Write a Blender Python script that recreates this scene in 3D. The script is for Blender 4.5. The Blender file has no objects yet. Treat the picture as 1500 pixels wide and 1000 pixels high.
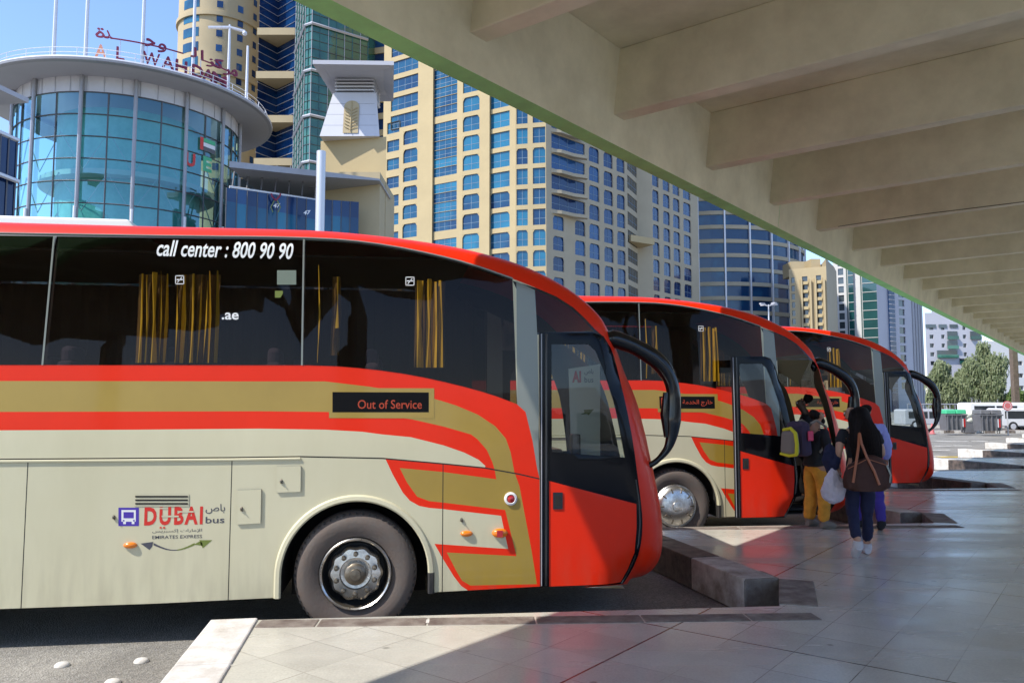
import bpy, math, random
from mathutils import Vector, geometry
R=math.radians
random.seed(7)
sc=bpy.context.scene
col=sc.collection
# ------------------------------------------------------------------ camera model
F=1150.0; PITCH=math.atan(90/1150); CZ=1.65
def ray(u,v):
    a=(u-750)/F; b=(500-v)/F; c,s=math.cos(PITCH),math.sin(PITCH)
    return (a,c-b*s,s+b*c)
def at(u,v,Y):
    r=ray(u,v); t=Y/r[1]; return (r[0]*t,Y,CZ+r[2]*t)
def gz(u,v,z=0):
    r=ray(u,v); t=(z-CZ)/r[2]; return (r[0]*t,r[1]*t)
def online(u,v,A,B):
    """where a sight line meets the vertical plane through A,B -> (distance along, z)"""
    r=ray(u,v); L=math.hypot(B[0]-A[0],B[1]-A[1]); dx,dy=(B[0]-A[0])/L,(B[1]-A[1])/L
    nx,ny=-dy,dx
    t=(nx*A[0]+ny*A[1])/(nx*r[0]+ny*r[1])
    return ((r[0]*t-A[0])*dx+(r[1]*t-A[1])*dy, CZ+r[2]*t)
# ------------------------------------------------------------------ materials
def newmat(name):
    m=bpy.data.materials.new(name); m.use_nodes=True; nt=m.node_tree
    return m,nt,nt.nodes['Principled BSDF']
def N(nt,t,**k):
    n=nt.nodes.new(t)
    for a,b in k.items(): setattr(n,a,b)
    return n
def mat(name,c,rough=.6,metal=0,coat=0,noise=0,nscale=3,bump=0,bscale=40,spec=.5,c2=None,rvar=0,coords='Object',stretch=None,backdark=False):
    m,nt,p=newmat(name)
    p.inputs['Base Color'].default_value=(*c,1); p.inputs['Roughness'].default_value=rough
    p.inputs['Metallic'].default_value=metal; p.inputs['Coat Weight'].default_value=coat
    p.inputs['Coat Roughness'].default_value=.06; p.inputs['Specular IOR Level'].default_value=spec
    if noise or bump or rvar:
        tc=N(nt,'ShaderNodeTexCoord'); vec=tc.outputs[coords]
        if stretch:
            mp=N(nt,'ShaderNodeMapping'); mp.inputs['Scale'].default_value=stretch
            nt.links.new(vec,mp.inputs[0]); vec=mp.outputs[0]
        nz=N(nt,'ShaderNodeTexNoise'); nz.inputs['Scale'].default_value=nscale; nz.inputs['Detail'].default_value=6
        nz.inputs['Roughness'].default_value=.65
        nt.links.new(vec,nz.inputs['Vector'])
        if noise:
            mx=N(nt,'ShaderNodeMix',data_type='RGBA'); 
            cc=c2 or tuple(max(0,x*(1-noise)) for x in c)
            mx.inputs[6].default_value=(*c,1); mx.inputs[7].default_value=(*cc,1)
            mr=N(nt,'ShaderNodeMapRange'); mr.inputs[1].default_value=.35; mr.inputs[2].default_value=.7
            nt.links.new(nz.outputs[0],mr.inputs[0]); nt.links.new(mr.outputs[0],mx.inputs[0])
            nt.links.new(mx.outputs[2],p.inputs['Base Color'])
        if rvar:
            mr=N(nt,'ShaderNodeMapRange'); mr.inputs[1].default_value=.3; mr.inputs[2].default_value=.7
            mr.inputs[3].default_value=rough; mr.inputs[4].default_value=rough+rvar
            nt.links.new(nz.outputs[0],mr.inputs[0]); nt.links.new(mr.outputs[0],p.inputs['Roughness'])
        if bump:
            n2=N(nt,'ShaderNodeTexNoise'); n2.inputs['Scale'].default_value=bscale; n2.inputs['Detail'].default_value=4
            nt.links.new(vec,n2.inputs['Vector'])
            b=N(nt,'ShaderNodeBump'); b.inputs['Strength'].default_value=bump; b.inputs['Distance'].default_value=.01
            nt.links.new(n2.outputs[0],b.inputs['Height']); nt.links.new(b.outputs[0],p.inputs['Normal'])
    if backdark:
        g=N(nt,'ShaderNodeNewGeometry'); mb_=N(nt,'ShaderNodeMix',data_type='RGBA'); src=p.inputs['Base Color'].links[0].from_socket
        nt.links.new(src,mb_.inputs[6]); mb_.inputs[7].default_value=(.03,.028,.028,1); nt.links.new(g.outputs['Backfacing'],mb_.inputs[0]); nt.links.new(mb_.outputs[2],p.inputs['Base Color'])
    return m
def glassmat(name,tint,ior=1.5,rough=0,refl=(1,1,1),gain=1.0):
    m,nt,p=newmat(name); nt.nodes.remove(p)
    out=nt.nodes['Material Output']
    tr=N(nt,'ShaderNodeBsdfTransparent'); tr.inputs[0].default_value=(*tint,1)
    gl=N(nt,'ShaderNodeBsdfGlossy'); gl.inputs['Roughness'].default_value=rough; gl.inputs[0].default_value=(*refl,1)
    lw=N(nt,'ShaderNodeLayerWeight'); lw.inputs[0].default_value=.5; pw=N(nt,'ShaderNodeMath',operation='POWER'); pw.inputs[1].default_value=5; fr=N(nt,'ShaderNodeMath',operation='MULTIPLY_ADD'); fr.inputs[1].default_value=.92; fr.inputs[2].default_value=.045; nt.links.new(lw.outputs['Facing'],pw.inputs[0]); nt.links.new(pw.outputs[0],fr.inputs[0])
    mu=N(nt,'ShaderNodeMath',operation='MULTIPLY'); mu.inputs[1].default_value=gain
    mu.use_clamp=True
    mx=N(nt,'ShaderNodeMixShader')
    nt.links.new(fr.outputs[0],mu.inputs[0]); nt.links.new(mu.outputs[0],mx.inputs[0])
    nt.links.new(tr.outputs[0],mx.inputs[1]); nt.links.new(gl.outputs[0],mx.inputs[2])
    nt.links.new(mx.outputs[0],out.inputs[0]); return m
def winmat(name,c1,c2,rough=.08,nscale=.25,metal=0.0,spec=.9,wave=0):
    """dark coloured building glass, tone differing from pane to pane"""
    m,nt,p=newmat(name)
    oi=N(nt,'ShaderNodeObjectInfo'); tc=N(nt,'ShaderNodeTexCoord')
    nz=N(nt,'ShaderNodeTexNoise'); nz.inputs['Scale'].default_value=nscale; nz.inputs['Detail'].default_value=3
    nt.links.new(tc.outputs['Object'],nz.inputs['Vector'])
    ad=N(nt,'ShaderNodeMath',operation='ADD'); nt.links.new(nz.outputs[0],ad.inputs[0]); 
    ml=N(nt,'ShaderNodeMath',operation='MULTIPLY_ADD'); ml.inputs[1].default_value=.7; ml.inputs[2].default_value=-.35
    nt.links.new(oi.outputs['Random'],ml.inputs[0]); nt.links.new(ml.outputs[0],ad.inputs[1])
    mr=N(nt,'ShaderNodeMapRange'); mr.inputs[1].default_value=.2; mr.inputs[2].default_value=.85
    nt.links.new(ad.outputs[0],mr.inputs[0])
    mx=N(nt,'ShaderNodeMix',data_type='RGBA'); mx.inputs[6].default_value=(*c1,1); mx.inputs[7].default_value=(*c2,1)
    nt.links.new(mr.outputs[0],mx.inputs[0]); nt.links.new(mx.outputs[2],p.inputs['Base Color'])
    p.inputs['Roughness'].default_value=rough; p.inputs['Specular IOR Level'].default_value=spec; p.inputs['Metallic'].default_value=metal
    n2=N(nt,'ShaderNodeTexNoise'); n2.inputs['Scale'].default_value=.6
    nt.links.new(tc.outputs['Object'],n2.inputs['Vector'])
    b=N(nt,'ShaderNodeBump'); b.inputs['Strength'].default_value=.25; b.inputs['Distance'].default_value=.06
    nt.links.new(n2.outputs[0],b.inputs['Height']); nt.links.new(b.outputs[0],p.inputs['Normal'])
    return m
M={}
M['red']=mat('red_paint',(.80,.024,.002),.38,coat=.12,spec=.25,noise=.08,nscale=1.5,rvar=.08,backdark=True)
M['gold']=mat('gold_paint',(.37,.245,.035),.34,coat=.4,noise=.1,nscale=2,rvar=.1,backdark=True)
M['cream']=mat('cream_paint',(.62,.58,.405),.42,coat=.2,noise=.1,nscale=1.2,c2=(.56,.52,.35),rvar=.1,stretch=(1,1,.35),backdark=True)
def dust(m,z0,z1,amt):
    nt=m.node_tree; p=nt.nodes['Principled BSDF']; src=p.inputs['Base Color'].links[0].from_socket
    tc=N(nt,'ShaderNodeTexCoord'); sx=N(nt,'ShaderNodeSeparateXYZ'); nt.links.new(tc.outputs['Object'],sx.inputs[0])
    mr=N(nt,'ShaderNodeMapRange'); mr.inputs[1].default_value=z0; mr.inputs[2].default_value=z1; mr.inputs[3].default_value=amt; mr.inputs[4].default_value=0; nt.links.new(sx.outputs[2],mr.inputs[0])
    mp=N(nt,'ShaderNodeMapping'); mp.inputs['Scale'].default_value=(7,7,1.2); nt.links.new(tc.outputs['Object'],mp.inputs[0]); nz=N(nt,'ShaderNodeTexNoise'); nz.inputs['Scale'].default_value=1.6; nz.inputs['Detail'].default_value=8; nt.links.new(mp.outputs[0],nz.inputs['Vector'])
    m2=N(nt,'ShaderNodeMapRange'); m2.inputs[1].default_value=.4; m2.inputs[2].default_value=.7; nt.links.new(nz.outputs[0],m2.inputs[0])
    mu=N(nt,'ShaderNodeMath',operation='MULTIPLY'); nt.links.new(mr.outputs[0],mu.inputs[0]); nt.links.new(m2.outputs[0],mu.inputs[1])
    mx=N(nt,'ShaderNodeMix',data_type='RGBA'); mx.inputs[7].default_value=(.20,.165,.11,1); nt.links.new(mu.outputs[0],mx.inputs[0]); nt.links.new(src,mx.inputs[6]); nt.links.new(mx.outputs[2],p.inputs['Base Color'])
dust(M['cream'],.33,.95,.3); dust(M['red'],.33,.8,.2); dust(M['gold'],.33,.8,.2)
M['silver']=mat('silver_paint',(.24,.255,.225),.35,metal=.2,coat=.2)
M['gloss']=mat('gloss_black',(.006,.006,.007),.14,spec=.45)
M['doorblack']=mat('door_black_glass',(.005,.005,.007),.12,spec=.18)
M['trim']=mat('black_trim',(.012,.012,.014),.3,coat=.3)
M['rubber']=mat('rubber',(.02,.02,.02),.7)
M['seam']=mat('dark_seam',(.02,.018,.015),.8)
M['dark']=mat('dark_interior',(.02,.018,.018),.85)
M['under']=mat('underbody',(.015,.014,.013),.9,noise=.4)
M['tint']=glassmat('tinted_glass',(.54,.48,.45),1.5,gain=.5,refl=(.85,.72,.66))
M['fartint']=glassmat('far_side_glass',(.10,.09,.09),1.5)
M['clear']=glassmat('clear_glass',(.80,.85,.84),1.5,gain=.9)
M['tyre']=mat('tyre_rubber',(.12,.09,.075),.8,noise=.4,nscale=9,c2=(.11,.095,.085),bump=.3)
M['chrome']=mat('chrome',(.80,.78,.74),.22,metal=1,noise=.45,nscale=14,rvar=.2)
M['steel']=mat('dirty_steel',(.26,.22,.17),.4,metal=.8,noise=.5,nscale=18)
M['white']=mat('white_decal',(.78,.78,.78),.4)
M['logo_red']=mat('logo_red',(.62,.03,.02),.4)
M['logo_grey']=mat('logo_grey',(.07,.07,.09),.4)
M['logo_purple']=mat('logo_purple',(.07,.035,.36),.4)
M['logo_green']=mat('logo_green',(.16,.20,.04),.4)
M['orange']=mat('orange_lens',(.75,.20,.01),.2,coat=.6)
M['lens_red']=mat('red_lens',(.45,.02,.02),.2,coat=.6)
M['led']=mat('led_dots',(.25,.03,.012),.6)
p=M['led'].node_tree.nodes['Principled BSDF']; p.inputs['Emission Color'].default_value=(1,.12,.03,1); p.inputs['Emission Strength'].default_value=.07
M['curtain']=mat('lit_yellow_curtain',(.85,.60,.03),.9,noise=.4,nscale=14,stretch=(6,1,.3))
M['curtain_shade']=mat('shaded_curtain_folds',(.20,.125,.02),.95,noise=.6,nscale=10,c2=(.05,.03,.012),stretch=(6,1,.3))  # darker copy of the yellow cloth, shade of its folds in the colour
M['seatcloth']=mat('seat_cloth',(.05,.04,.06),.95)
M['poster']=mat('poster',(.75,.74,.62),.7)
M['conc']=mat('canopy_concrete',(.80,.745,.55),.85,noise=.2,nscale=1.3,c2=(.62,.57,.41),bump=.25,bscale=5)
M['green_lip']=mat('green_lip_paint',(.38,.86,.32),.8,noise=.3,nscale=2.5,c2=(.30,.68,.26))
M['kerb']=mat('kerb_stained',(.11,.08,.065),.75,noise=.6,nscale=6,c2=(.26,.225,.19),bump=.4)
M['kerb_worn']=mat('kerb_worn',(.60,.56,.50),.7,noise=.8,nscale=2.8,c2=(.16,.12,.09),bump=.5)
M['screen']=mat('dark_screen',(.006,.006,.007),.5,spec=.1)
M['blind']=mat('dark_blind',(.035,.022,.02),.95)
M['win_teal']=winmat('teal_dark_glass',(.006,.03,.035),(.015,.075,.075))
M['kerb_white']=mat('kerb_white',(.72,.70,.66),.7,noise=.6,nscale=5,c2=(.46,.42,.36),bump=.3)
M['kerb_black']=mat('kerb_black',(.03,.026,.024),.6,noise=.7,nscale=7,c2=(.16,.12,.10),bump=.3)
M['stone']=mat('beige_cladding',(.47,.37,.20),.85,noise=.12,nscale=.2)
M['stone2']=mat('grey_or_shaded_cladding',(.42,.36,.25),.85,noise=.12,nscale=.2)  # greyer copy of the beige; shade on the hotel's right walls put into colour
M['tan']=mat('tan_cladding',(.46,.37,.22),.85,noise=.12,nscale=.15)
M['panelwhite']=mat('white_panel',(.55,.55,.58),.6,noise=.06,nscale=.6)
M['metalgrey']=mat('grey_metal',(.34,.34,.36),.45,metal=.3,noise=.1)
M['lightmetal']=mat('light_metal',(.62,.62,.64),.4,metal=.3)
M['slate']=mat('dark_slate_metal',(.10,.10,.11),.5)
M['whitewall']=mat('white_wall',(.62,.61,.58),.85,noise=.06,nscale=.2)
M['bgwhite']=mat('grey_white_wall',(.45,.45,.48),.85,noise=.08,nscale=.2)
M['win_blue']=winmat('blue_glass',(.003,.035,.10),(.015,.16,.27),spec=.6,rough=.12)
M['winframe']=mat('window_frame',(.16,.24,.32),.5)
M['win_deep']=winmat('deep_blue_glass',(.003,.018,.075),(.012,.07,.20),spec=.6)
M['win_green']=winmat('green_glass',(.006,.055,.045),(.05,.19,.13),nscale=.4)
M['win_dark']=winmat('dark_glass',(.02,.025,.03),(.07,.09,.10))
M['teal']=glassmat('teal_drum_glass',(.50,.80,.78),1.5,gain=3.5,refl=(.55,.85,.95))
M['teal_op']=winmat('teal_glass',(.03,.17,.17),(.25,.50,.50),nscale=.12)
M['curt_in']=mat('drum_interior',(.45,.72,.68),.9,noise=.7,nscale=.18,c2=(.10,.34,.30))
M['sign_red']=mat('sign_crimson',(.22,.015,.05),.5)
M['skin_m']=mat('skin_brown',(.38,.19,.11),.6)
M['skin_f']=mat('skin_tan',(.46,.25,.16),.6)
M['skin_d']=mat('skin_dark',(.10,.055,.035),.6)
M['hair']=mat('black_hair',(.010,.006,.005),.65,spec=.15,bump=.6,bscale=60,stretch=(4,4,.4))
M['black_cloth']=mat('black_cloth',(.012,.012,.015),.9,bump=.3,bscale=18)
M['navy']=mat('navy_cloth',(.012,.014,.045),.9,bump=.3,bscale=18)
M['mustard']=mat('mustard_cloth',(.68,.30,.03),.9,noise=.35,nscale=9,bump=.5,bscale=14)
M['lavender']=mat('lavender_cloth',(.30,.32,.66),.9,bump=.5,bscale=14)
M['indigo']=mat('indigo_cloth',(.05,.03,.25),.9)
M['shoe']=mat('pale_shoe',(.55,.53,.55),.7)
M['leather']=mat('brown_leather',(.065,.026,.018),.55,spec=.2,noise=.3,nscale=12,bump=.3)
M['strap']=mat('tan_strap',(.35,.11,.045),.5)
M['plastic']=mat('plastic_bag',(.62,.55,.62),.35,noise=.2,nscale=9,bump=.8,bscale=16)
M['yellow']=mat('yellow_cloth',(.62,.55,.02),.8)
M['bagpurple']=mat('backpack_cloth',(.045,.03,.06),.9)
M['bagflap']=mat('backpack_grey',(.20,.17,.14),.9)
M['pink']=mat('pink_tag',(.65,.05,.12),.6)
M['bark']=mat('bark',(.16,.12,.09),.95,noise=.4,nscale=4,bump=.8,bscale=10)
M['bin']=mat('bin_grey',(.16,.16,.17),.6,noise=.3)
M['bingreen']=mat('bin_green',(.06,.45,.22),.5)
M['roadyellow']=mat('yellow_marking',(.62,.45,.08),.8,noise=.4)
M['signpink']=mat('faded_red_sign',(.62,.17,.17),.6)
M['van']=mat('white_vehicle_paint',(.75,.75,.76),.35,coat=.4)
M['glassdk']=mat('vehicle_glass',(.02,.025,.03),.1)
M['salmon']=mat('salmon_cloth',(.65,.3,.2),.8)
# leaf materials
def leafmat(name,a,b):
    m,nt,p=newmat(name); g=N(nt,'ShaderNodeNewGeometry'); mx=N(nt,'ShaderNodeMix',data_type='RGBA')
    mx.inputs[6].default_value=(*a,1); mx.inputs[7].default_value=(*b,1)
    nt.links.new(g.outputs['Random Per Island'],mx.inputs[0]); nt.links.new(mx.outputs[2],p.inputs['Base Color'])
    p.inputs['Roughness'].default_value=.75
    out=nt.nodes['Material Output']; t=N(nt,'ShaderNodeBsdfTranslucent'); ms=N(nt,'ShaderNodeMixShader'); ms.inputs[0].default_value=.35
    nt.links.new(mx.outputs[2],t.inputs[0]); nt.links.new(p.outputs[0],ms.inputs[1]); nt.links.new(t.outputs[0],ms.inputs[2]); nt.links.new(ms.outputs[0],out.inputs[0])
    return m
M['leaf']=leafmat('willow_leaves',(.12,.16,.06),(.32,.35,.19))
M['leaf2']=leafmat('shrub_leaves',(.07,.13,.03),(.16,.22,.06))
# tiled floor
def floormat():
    m,nt,p=newmat('polished_tiles'); tc=N(nt,'ShaderNodeTexCoord'); mp=N(nt,'ShaderNodeMapping')
    mp.inputs['Rotation'].default_value=(0,0,-R(52.3))
    nt.links.new(tc.outputs['Object'],mp.inputs[0])
    def brick(w,mortar,c=.0):
        b=N(nt,'ShaderNodeTexBrick'); b.offset=0; b.inputs['Scale'].default_value=1; b.inputs['Brick Width'].default_value=w
        b.inputs['Row Height'].default_value=w; b.inputs['Mortar Size'].default_value=mortar; b.inputs['Mortar Smooth'].default_value=.3
        b.inputs['Color1'].default_value=(.0,.0,.0,1); b.inputs['Color2'].default_value=(1,1,1,1); b.inputs['Mortar'].default_value=(.5,.5,.5,1)
        nt.links.new(mp.outputs[0],b.inputs['Vector']); return b
    b1=brick(.45,.004); b2=brick(2.7,.009)
    n1=N(nt,'ShaderNodeTexNoise'); n1.inputs['Scale'].default_value=.7; n1.inputs['Detail'].default_value=7; n1.inputs['Roughness'].default_value=.7
    nt.links.new(tc.outputs['Object'],n1.inputs['Vector'])
    n2=N(nt,'ShaderNodeTexNoise'); n2.inputs['Scale'].default_value=60; n2.inputs['Detail'].default_value=3
    nt.links.new(tc.outputs['Object'],n2.inputs['Vector'])
    mpS=N(nt,'ShaderNodeMapping'); mpS.inputs['Rotation'].default_value=(0,0,-R(52.3)); mpS.inputs['Scale'].default_value=(.35,2.5,1)
    n3=N(nt,'ShaderNodeTexNoise'); n3.inputs['Scale'].default_value=.9; n3.inputs['Detail'].default_value=6
    nt.links.new(tc.outputs['Object'],mpS.inputs[0]); nt.links.new(mpS.outputs[0],n3.inputs['Vector'])
    r=N(nt,'ShaderNodeValToRGB'); r.color_ramp.elements[0].position=.3; r.color_ramp.elements[0].color=(.44,.42,.355,1)
    r.color_ramp.elements[1].position=.72; r.color_ramp.elements[1].color=(.65,.625,.54,1); nt.links.new(n1.outputs[0],r.inputs[0])
    mx=N(nt,'ShaderNodeMix',data_type='RGBA',blend_type='MULTIPLY'); mx.inputs[0].default_value=.35
    nt.links.new(r.outputs[0],mx.inputs[6]); 
    rr=N(nt,'ShaderNodeMapRange'); rr.inputs[1].default_value=.3; rr.inputs[2].default_value=.7; rr.inputs[3].default_value=.6; rr.inputs[4].default_value=1.15
    nt.links.new(n2.outputs[0],rr.inputs[0]); nt.links.new(rr.outputs[0],mx.inputs[7])
    # slight tone per tile
    tt=N(nt,'ShaderNodeMix',data_type='RGBA',blend_type='MULTIPLY'); tt.inputs[0].default_value=1
    tr=N(nt,'ShaderNodeMapRange'); tr.inputs[3].default_value=.9; tr.inputs[4].default_value=1.04
    nt.links.new(b1.outputs[0],tr.inputs[0]); nt.links.new(mx.outputs[2],tt.inputs[6]); nt.links.new(tr.outputs[0],tt.inputs[7])
    g1=N(nt,'ShaderNodeMix',data_type='RGBA'); g1.inputs[7].default_value=(.12,.10,.08,1)
    gm=N(nt,'ShaderNodeMath',operation='MULTIPLY'); gm.inputs[1].default_value=.9
    gn=N(nt,'ShaderNodeMapRange'); gn.inputs[1].default_value=.4; gn.inputs[2].default_value=.62; nt.links.new(n1.outputs[0],gn.inputs[0])
    ga=N(nt,'ShaderNodeMath',operation='MULTIPLY'); nt.links.new(b1.outputs[1],ga.inputs[0]); nt.links.new(gn.outputs[0],ga.inputs[1])
    nt.links.new(ga.outputs[0],gm.inputs[0]); nt.links.new(gm.outputs[0],g1.inputs[0]); nt.links.new(tt.outputs[2],g1.inputs[6])
    g2=N(nt,'ShaderNodeMix',data_type='RGBA'); g2.inputs[7].default_value=(.07,.06,.05,1)
    nt.links.new(b2.outputs[1],g2.inputs[0]); nt.links.new(g1.outputs[2],g2.inputs[6])
    vo=N(nt,'ShaderNodeTexVoronoi'); vo.inputs['Scale'].default_value=2.3; nt.links.new(tc.outputs['Object'],vo.inputs['Vector'])
    vm=N(nt,'ShaderNodeMapRange'); vm.inputs[1].default_value=.035; vm.inputs[2].default_value=.07; vm.inputs[3].default_value=.55; vm.inputs[4].default_value=0; nt.links.new(vo.outputs['Distance'],vm.inputs[0])
    g3=N(nt,'ShaderNodeMix',data_type='RGBA'); g3.inputs[7].default_value=(.10,.085,.07,1); nt.links.new(vm.outputs[0],g3.inputs[0]); nt.links.new(g2.outputs[2],g3.inputs[6]); nt.links.new(g3.outputs[2],p.inputs['Base Color'])
    ro=N(nt,'ShaderNodeMapRange'); ro.inputs[1].default_value=.32; ro.inputs[2].default_value=.7; ro.inputs[3].default_value=.16; ro.inputs[4].default_value=.36
    nt.links.new(n3.outputs[0],ro.inputs[0]); nt.links.new(ro.outputs[0],p.inputs['Roughness'])
    p.inputs['Specular IOR Level'].default_value=.75
    bp=N(nt,'ShaderNodeBump'); bp.inputs['Strength'].default_value=.12; bp.inputs['Distance'].default_value=.01
    n4=N(nt,'ShaderNodeTexNoise'); n4.inputs['Scale'].default_value=2.2
    nt.links.new(tc.outputs['Object'],n4.inputs['Vector']); nt.links.new(n4.outputs[0],bp.inputs['Height']); nt.links.new(bp.outputs[0],p.inputs['Normal'])
    return m
M['floor']=floormat()
def asphalt():
    m,nt,p=newmat('asphalt'); tc=N(nt,'ShaderNodeTexCoord')
    v=N(nt,'ShaderNodeTexVoronoi'); v.inputs['Scale'].default_value=70; nt.links.new(tc.outputs['Object'],v.inputs['Vector'])
    n=N(nt,'ShaderNodeTexNoise'); n.inputs['Scale'].default_value=1.1; n.inputs['Detail'].default_value=8; nt.links.new(tc.outputs['Object'],n.inputs['Vector'])
    a=N(nt,'ShaderNodeValToRGB'); a.color_ramp.elements[0].color=(.15,.14,.125,1); a.color_ramp.elements[1].color=(.36,.34,.30,1)
    nt.links.new(v.outputs['Color'],a.inputs[0])
    mx=N(nt,'ShaderNodeMix',data_type='RGBA',blend_type='MULTIPLY'); mx.inputs[0].default_value=1
    rr=N(nt,'ShaderNodeMapRange'); rr.inputs[1].default_value=.3; rr.inputs[2].default_value=.7; rr.inputs[3].default_value=.65; rr.inputs[4].default_value=1.15
    nt.links.new(n.outputs[0],rr.inputs[0]); nt.links.new(a.outputs[0],mx.inputs[6]); nt.links.new(rr.outputs[0],mx.inputs[7])
    nt.links.new(mx.outputs[2],p.inputs['Base Color']); p.inputs['Roughness'].default_value=.85
    b=N(nt,'ShaderNodeBump'); b.inputs['Strength'].default_value=.7; b.inputs['Distance'].default_value=.008
    nt.links.new(v.outputs['Distance'],b.inputs['Height']); nt.links.new(b.outputs[0],p.inputs['Normal'])
    return m
M['asphalt']=asphalt()
# ------------------------------------------------------------------ mesh building
class MB:
    def __init__(s): s.v=[];s.f=[];s.m=[];s.mats=[]
    def mi(s,m):
        if m not in s.mats: s.mats.append(m)
        return s.mats.index(m)
    def face(s,pts,m):
        i=len(s.v); s.v+= [tuple(p) for p in pts]; s.f.append(tuple(range(i,i+len(pts)))); s.m.append(s.mi(m))
    def mesh(s,vs,fs,m):
        i=len(s.v); s.v+=[tuple(p) for p in vs]; k=s.mi(m)
        for f in fs: s.f.append(tuple(i+a for a in f)); s.m.append(k)
    def box(s,c,d,m,rz=0,rx=0,taper=1):
        hx,hy,hz=d[0]/2,d[1]/2,d[2]/2; vs=[]
        for z in (-hz,hz):
            t=taper if z>0 else 1
            for x,y in ((-hx,-hy),(hx,-hy),(hx,hy),(-hx,hy)):
                x,y=x*t,y*t
                y2=y*math.cos(rx)-z*math.sin(rx); z2=y*math.sin(rx)+z*math.cos(rx)
                X=x*math.cos(rz)-y2*math.sin(rz); Y=x*math.sin(rz)+y2*math.cos(rz)
                vs.append((c[0]+X,c[1]+Y,c[2]+z2))
        s.mesh(vs,[(3,2,1,0),(4,5,6,7),(0,1,5,4),(1,2,6,5),(2,3,7,6),(3,0,4,7)],m)
    def prism(s,poly,z0,z1,m,mtop=None):
        """poly: list of xy counter-clockwise"""
        n=len(poly); vs=[(x,y,z0) for x,y in poly]+[(x,y,z1) for x,y in poly]
        s.mesh(vs,[(i,(i+1)%n,n+(i+1)%n,n+i) for i in range(n)]+[tuple(range(n-1,-1,-1))],m)
        s.mesh([(x,y,z1) for x,y in poly],[tuple(range(n))],mtop or m)
    def tube(s,pts,rad,m,seg=8,sq=1.0,cap=True,nrm=None):
        pts=[Vector(p) for p in pts]; n=len(pts)
        if not isinstance(rad,(list,tuple)): rad=[rad]*n
        vs=[];up=None
        for i,p in enumerate(pts):
            t=(pts[min(i+1,n-1)]-pts[max(i-1,0)]).normalized()
            if up is None:
                up=Vector(nrm) if nrm else (Vector((0,0,1)) if abs(t.z)<.9 else Vector((0,1,0)))
            a=(up-t*up.dot(t)).normalized(); b=t.cross(a)
            if nrm is None: up=a
            for k in range(seg):
                an=2*math.pi*k/seg; vs.append(p+(a*math.cos(an)*sq+b*math.sin(an))*rad[i])
        fs=[]
        for i in range(n-1):
            for k in range(seg):
                k2=(k+1)%seg; fs.append((i*seg+k,i*seg+k2,(i+1)*seg+k2,(i+1)*seg+k))
        if cap: fs+= [tuple(range(seg-1,-1,-1)),tuple((n-1)*seg+k for k in range(seg))]
        s.mesh(vs,fs,m)
    def lathe(s,prof,m,c=(0,0,0),axis='y',seg=32,mats=None):
        """prof: (radius, along axis)"""
        for j in range(len(prof)-1):
            vs=[];r0,a0=prof[j];r1,a1=prof[j+1]
            for k in range(seg):
                an=2*math.pi*k/seg
                for r,a in ((r0,a0),(r1,a1)):
                    q={'y':(r*math.cos(an),a,r*math.sin(an)),'z':(r*math.cos(an),r*math.sin(an),a)}[axis]
                    vs.append((c[0]+q[0],c[1]+q[1],c[2]+q[2]))
            fs=[(2*k,2*k+1,(2*k+3)%(2*seg),(2*k+2)%(2*seg)) for k in range(seg)]
            s.mesh(vs,fs,mats[j] if mats else m)
    def ball(s,c,r,m,seg=10,rings=6):
        if not isinstance(r,(tuple,list)): r=(r,r,r)
        vs=[];fs=[]
        for i in range(rings+1):
            th=math.pi*i/rings
            for k in range(seg):
                an=2*math.pi*k/seg
                vs.append((c[0]+r[0]*math.sin(th)*math.cos(an),c[1]+r[1]*math.sin(th)*math.sin(an),c[2]+r[2]*math.cos(th)))
        for i in range(rings):
            for k in range(seg):
                fs.append((i*seg+k,(i+1)*seg+k,(i+1)*seg+(k+1)%seg,i*seg+(k+1)%seg))
        s.mesh(vs,fs,m)
    def build(s,name,parent=None,smooth=False,loc=None,bevel=0,weld=True):
        me=bpy.data.meshes.new(name); me.from_pydata(s.v,[],s.f)
        for m in s.mats: me.materials.append(M[m] if isinstance(m,str) else m)
        me.polygons.foreach_set('material_index',s.m)
        if smooth:
            me.polygons.foreach_set('use_smooth',[True]*len(s.f))
        me.update()
        if weld:
            import bmesh
            b=bmesh.new(); b.from_mesh(me); bmesh.ops.remove_doubles(b,verts=b.verts,dist=.0004); b.to_mesh(me); b.free()
        if smooth:
            try: me.set_sharp_from_angle(angle=R(38))
            except Exception: pass
        o=bpy.data.objects.new(name,me); col.objects.link(o)
        if parent: o.parent=parent
        if loc: o.location=loc
        if bevel:
            bv=o.modifiers.new('bevel','BEVEL'); bv.width=bevel; bv.segments=2; bv.limit_method='ANGLE'
        return o
def empty(name,loc=(0,0,0),rz=0,parent=None):
    o=bpy.data.objects.new(name,None); col.objects.link(o); o.location=loc; o.rotation_euler[2]=rz
    if parent: o.parent=parent
    return o
def tag(o,label=None,cat=None,group=None,kind=None):
    if label: o['label']=label
    if cat: o['category']=cat
    if group: o['group']=group
    if kind: o['kind']=kind
    return o
kids={}
def copy_tree(o,parent=None):
    c=o.copy(); col.objects.link(c)
    if parent: c.parent=parent
    for ch in [x for x in bpy.data.objects if x.parent==o]:
        copy_tree(ch,c)
    return c
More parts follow.
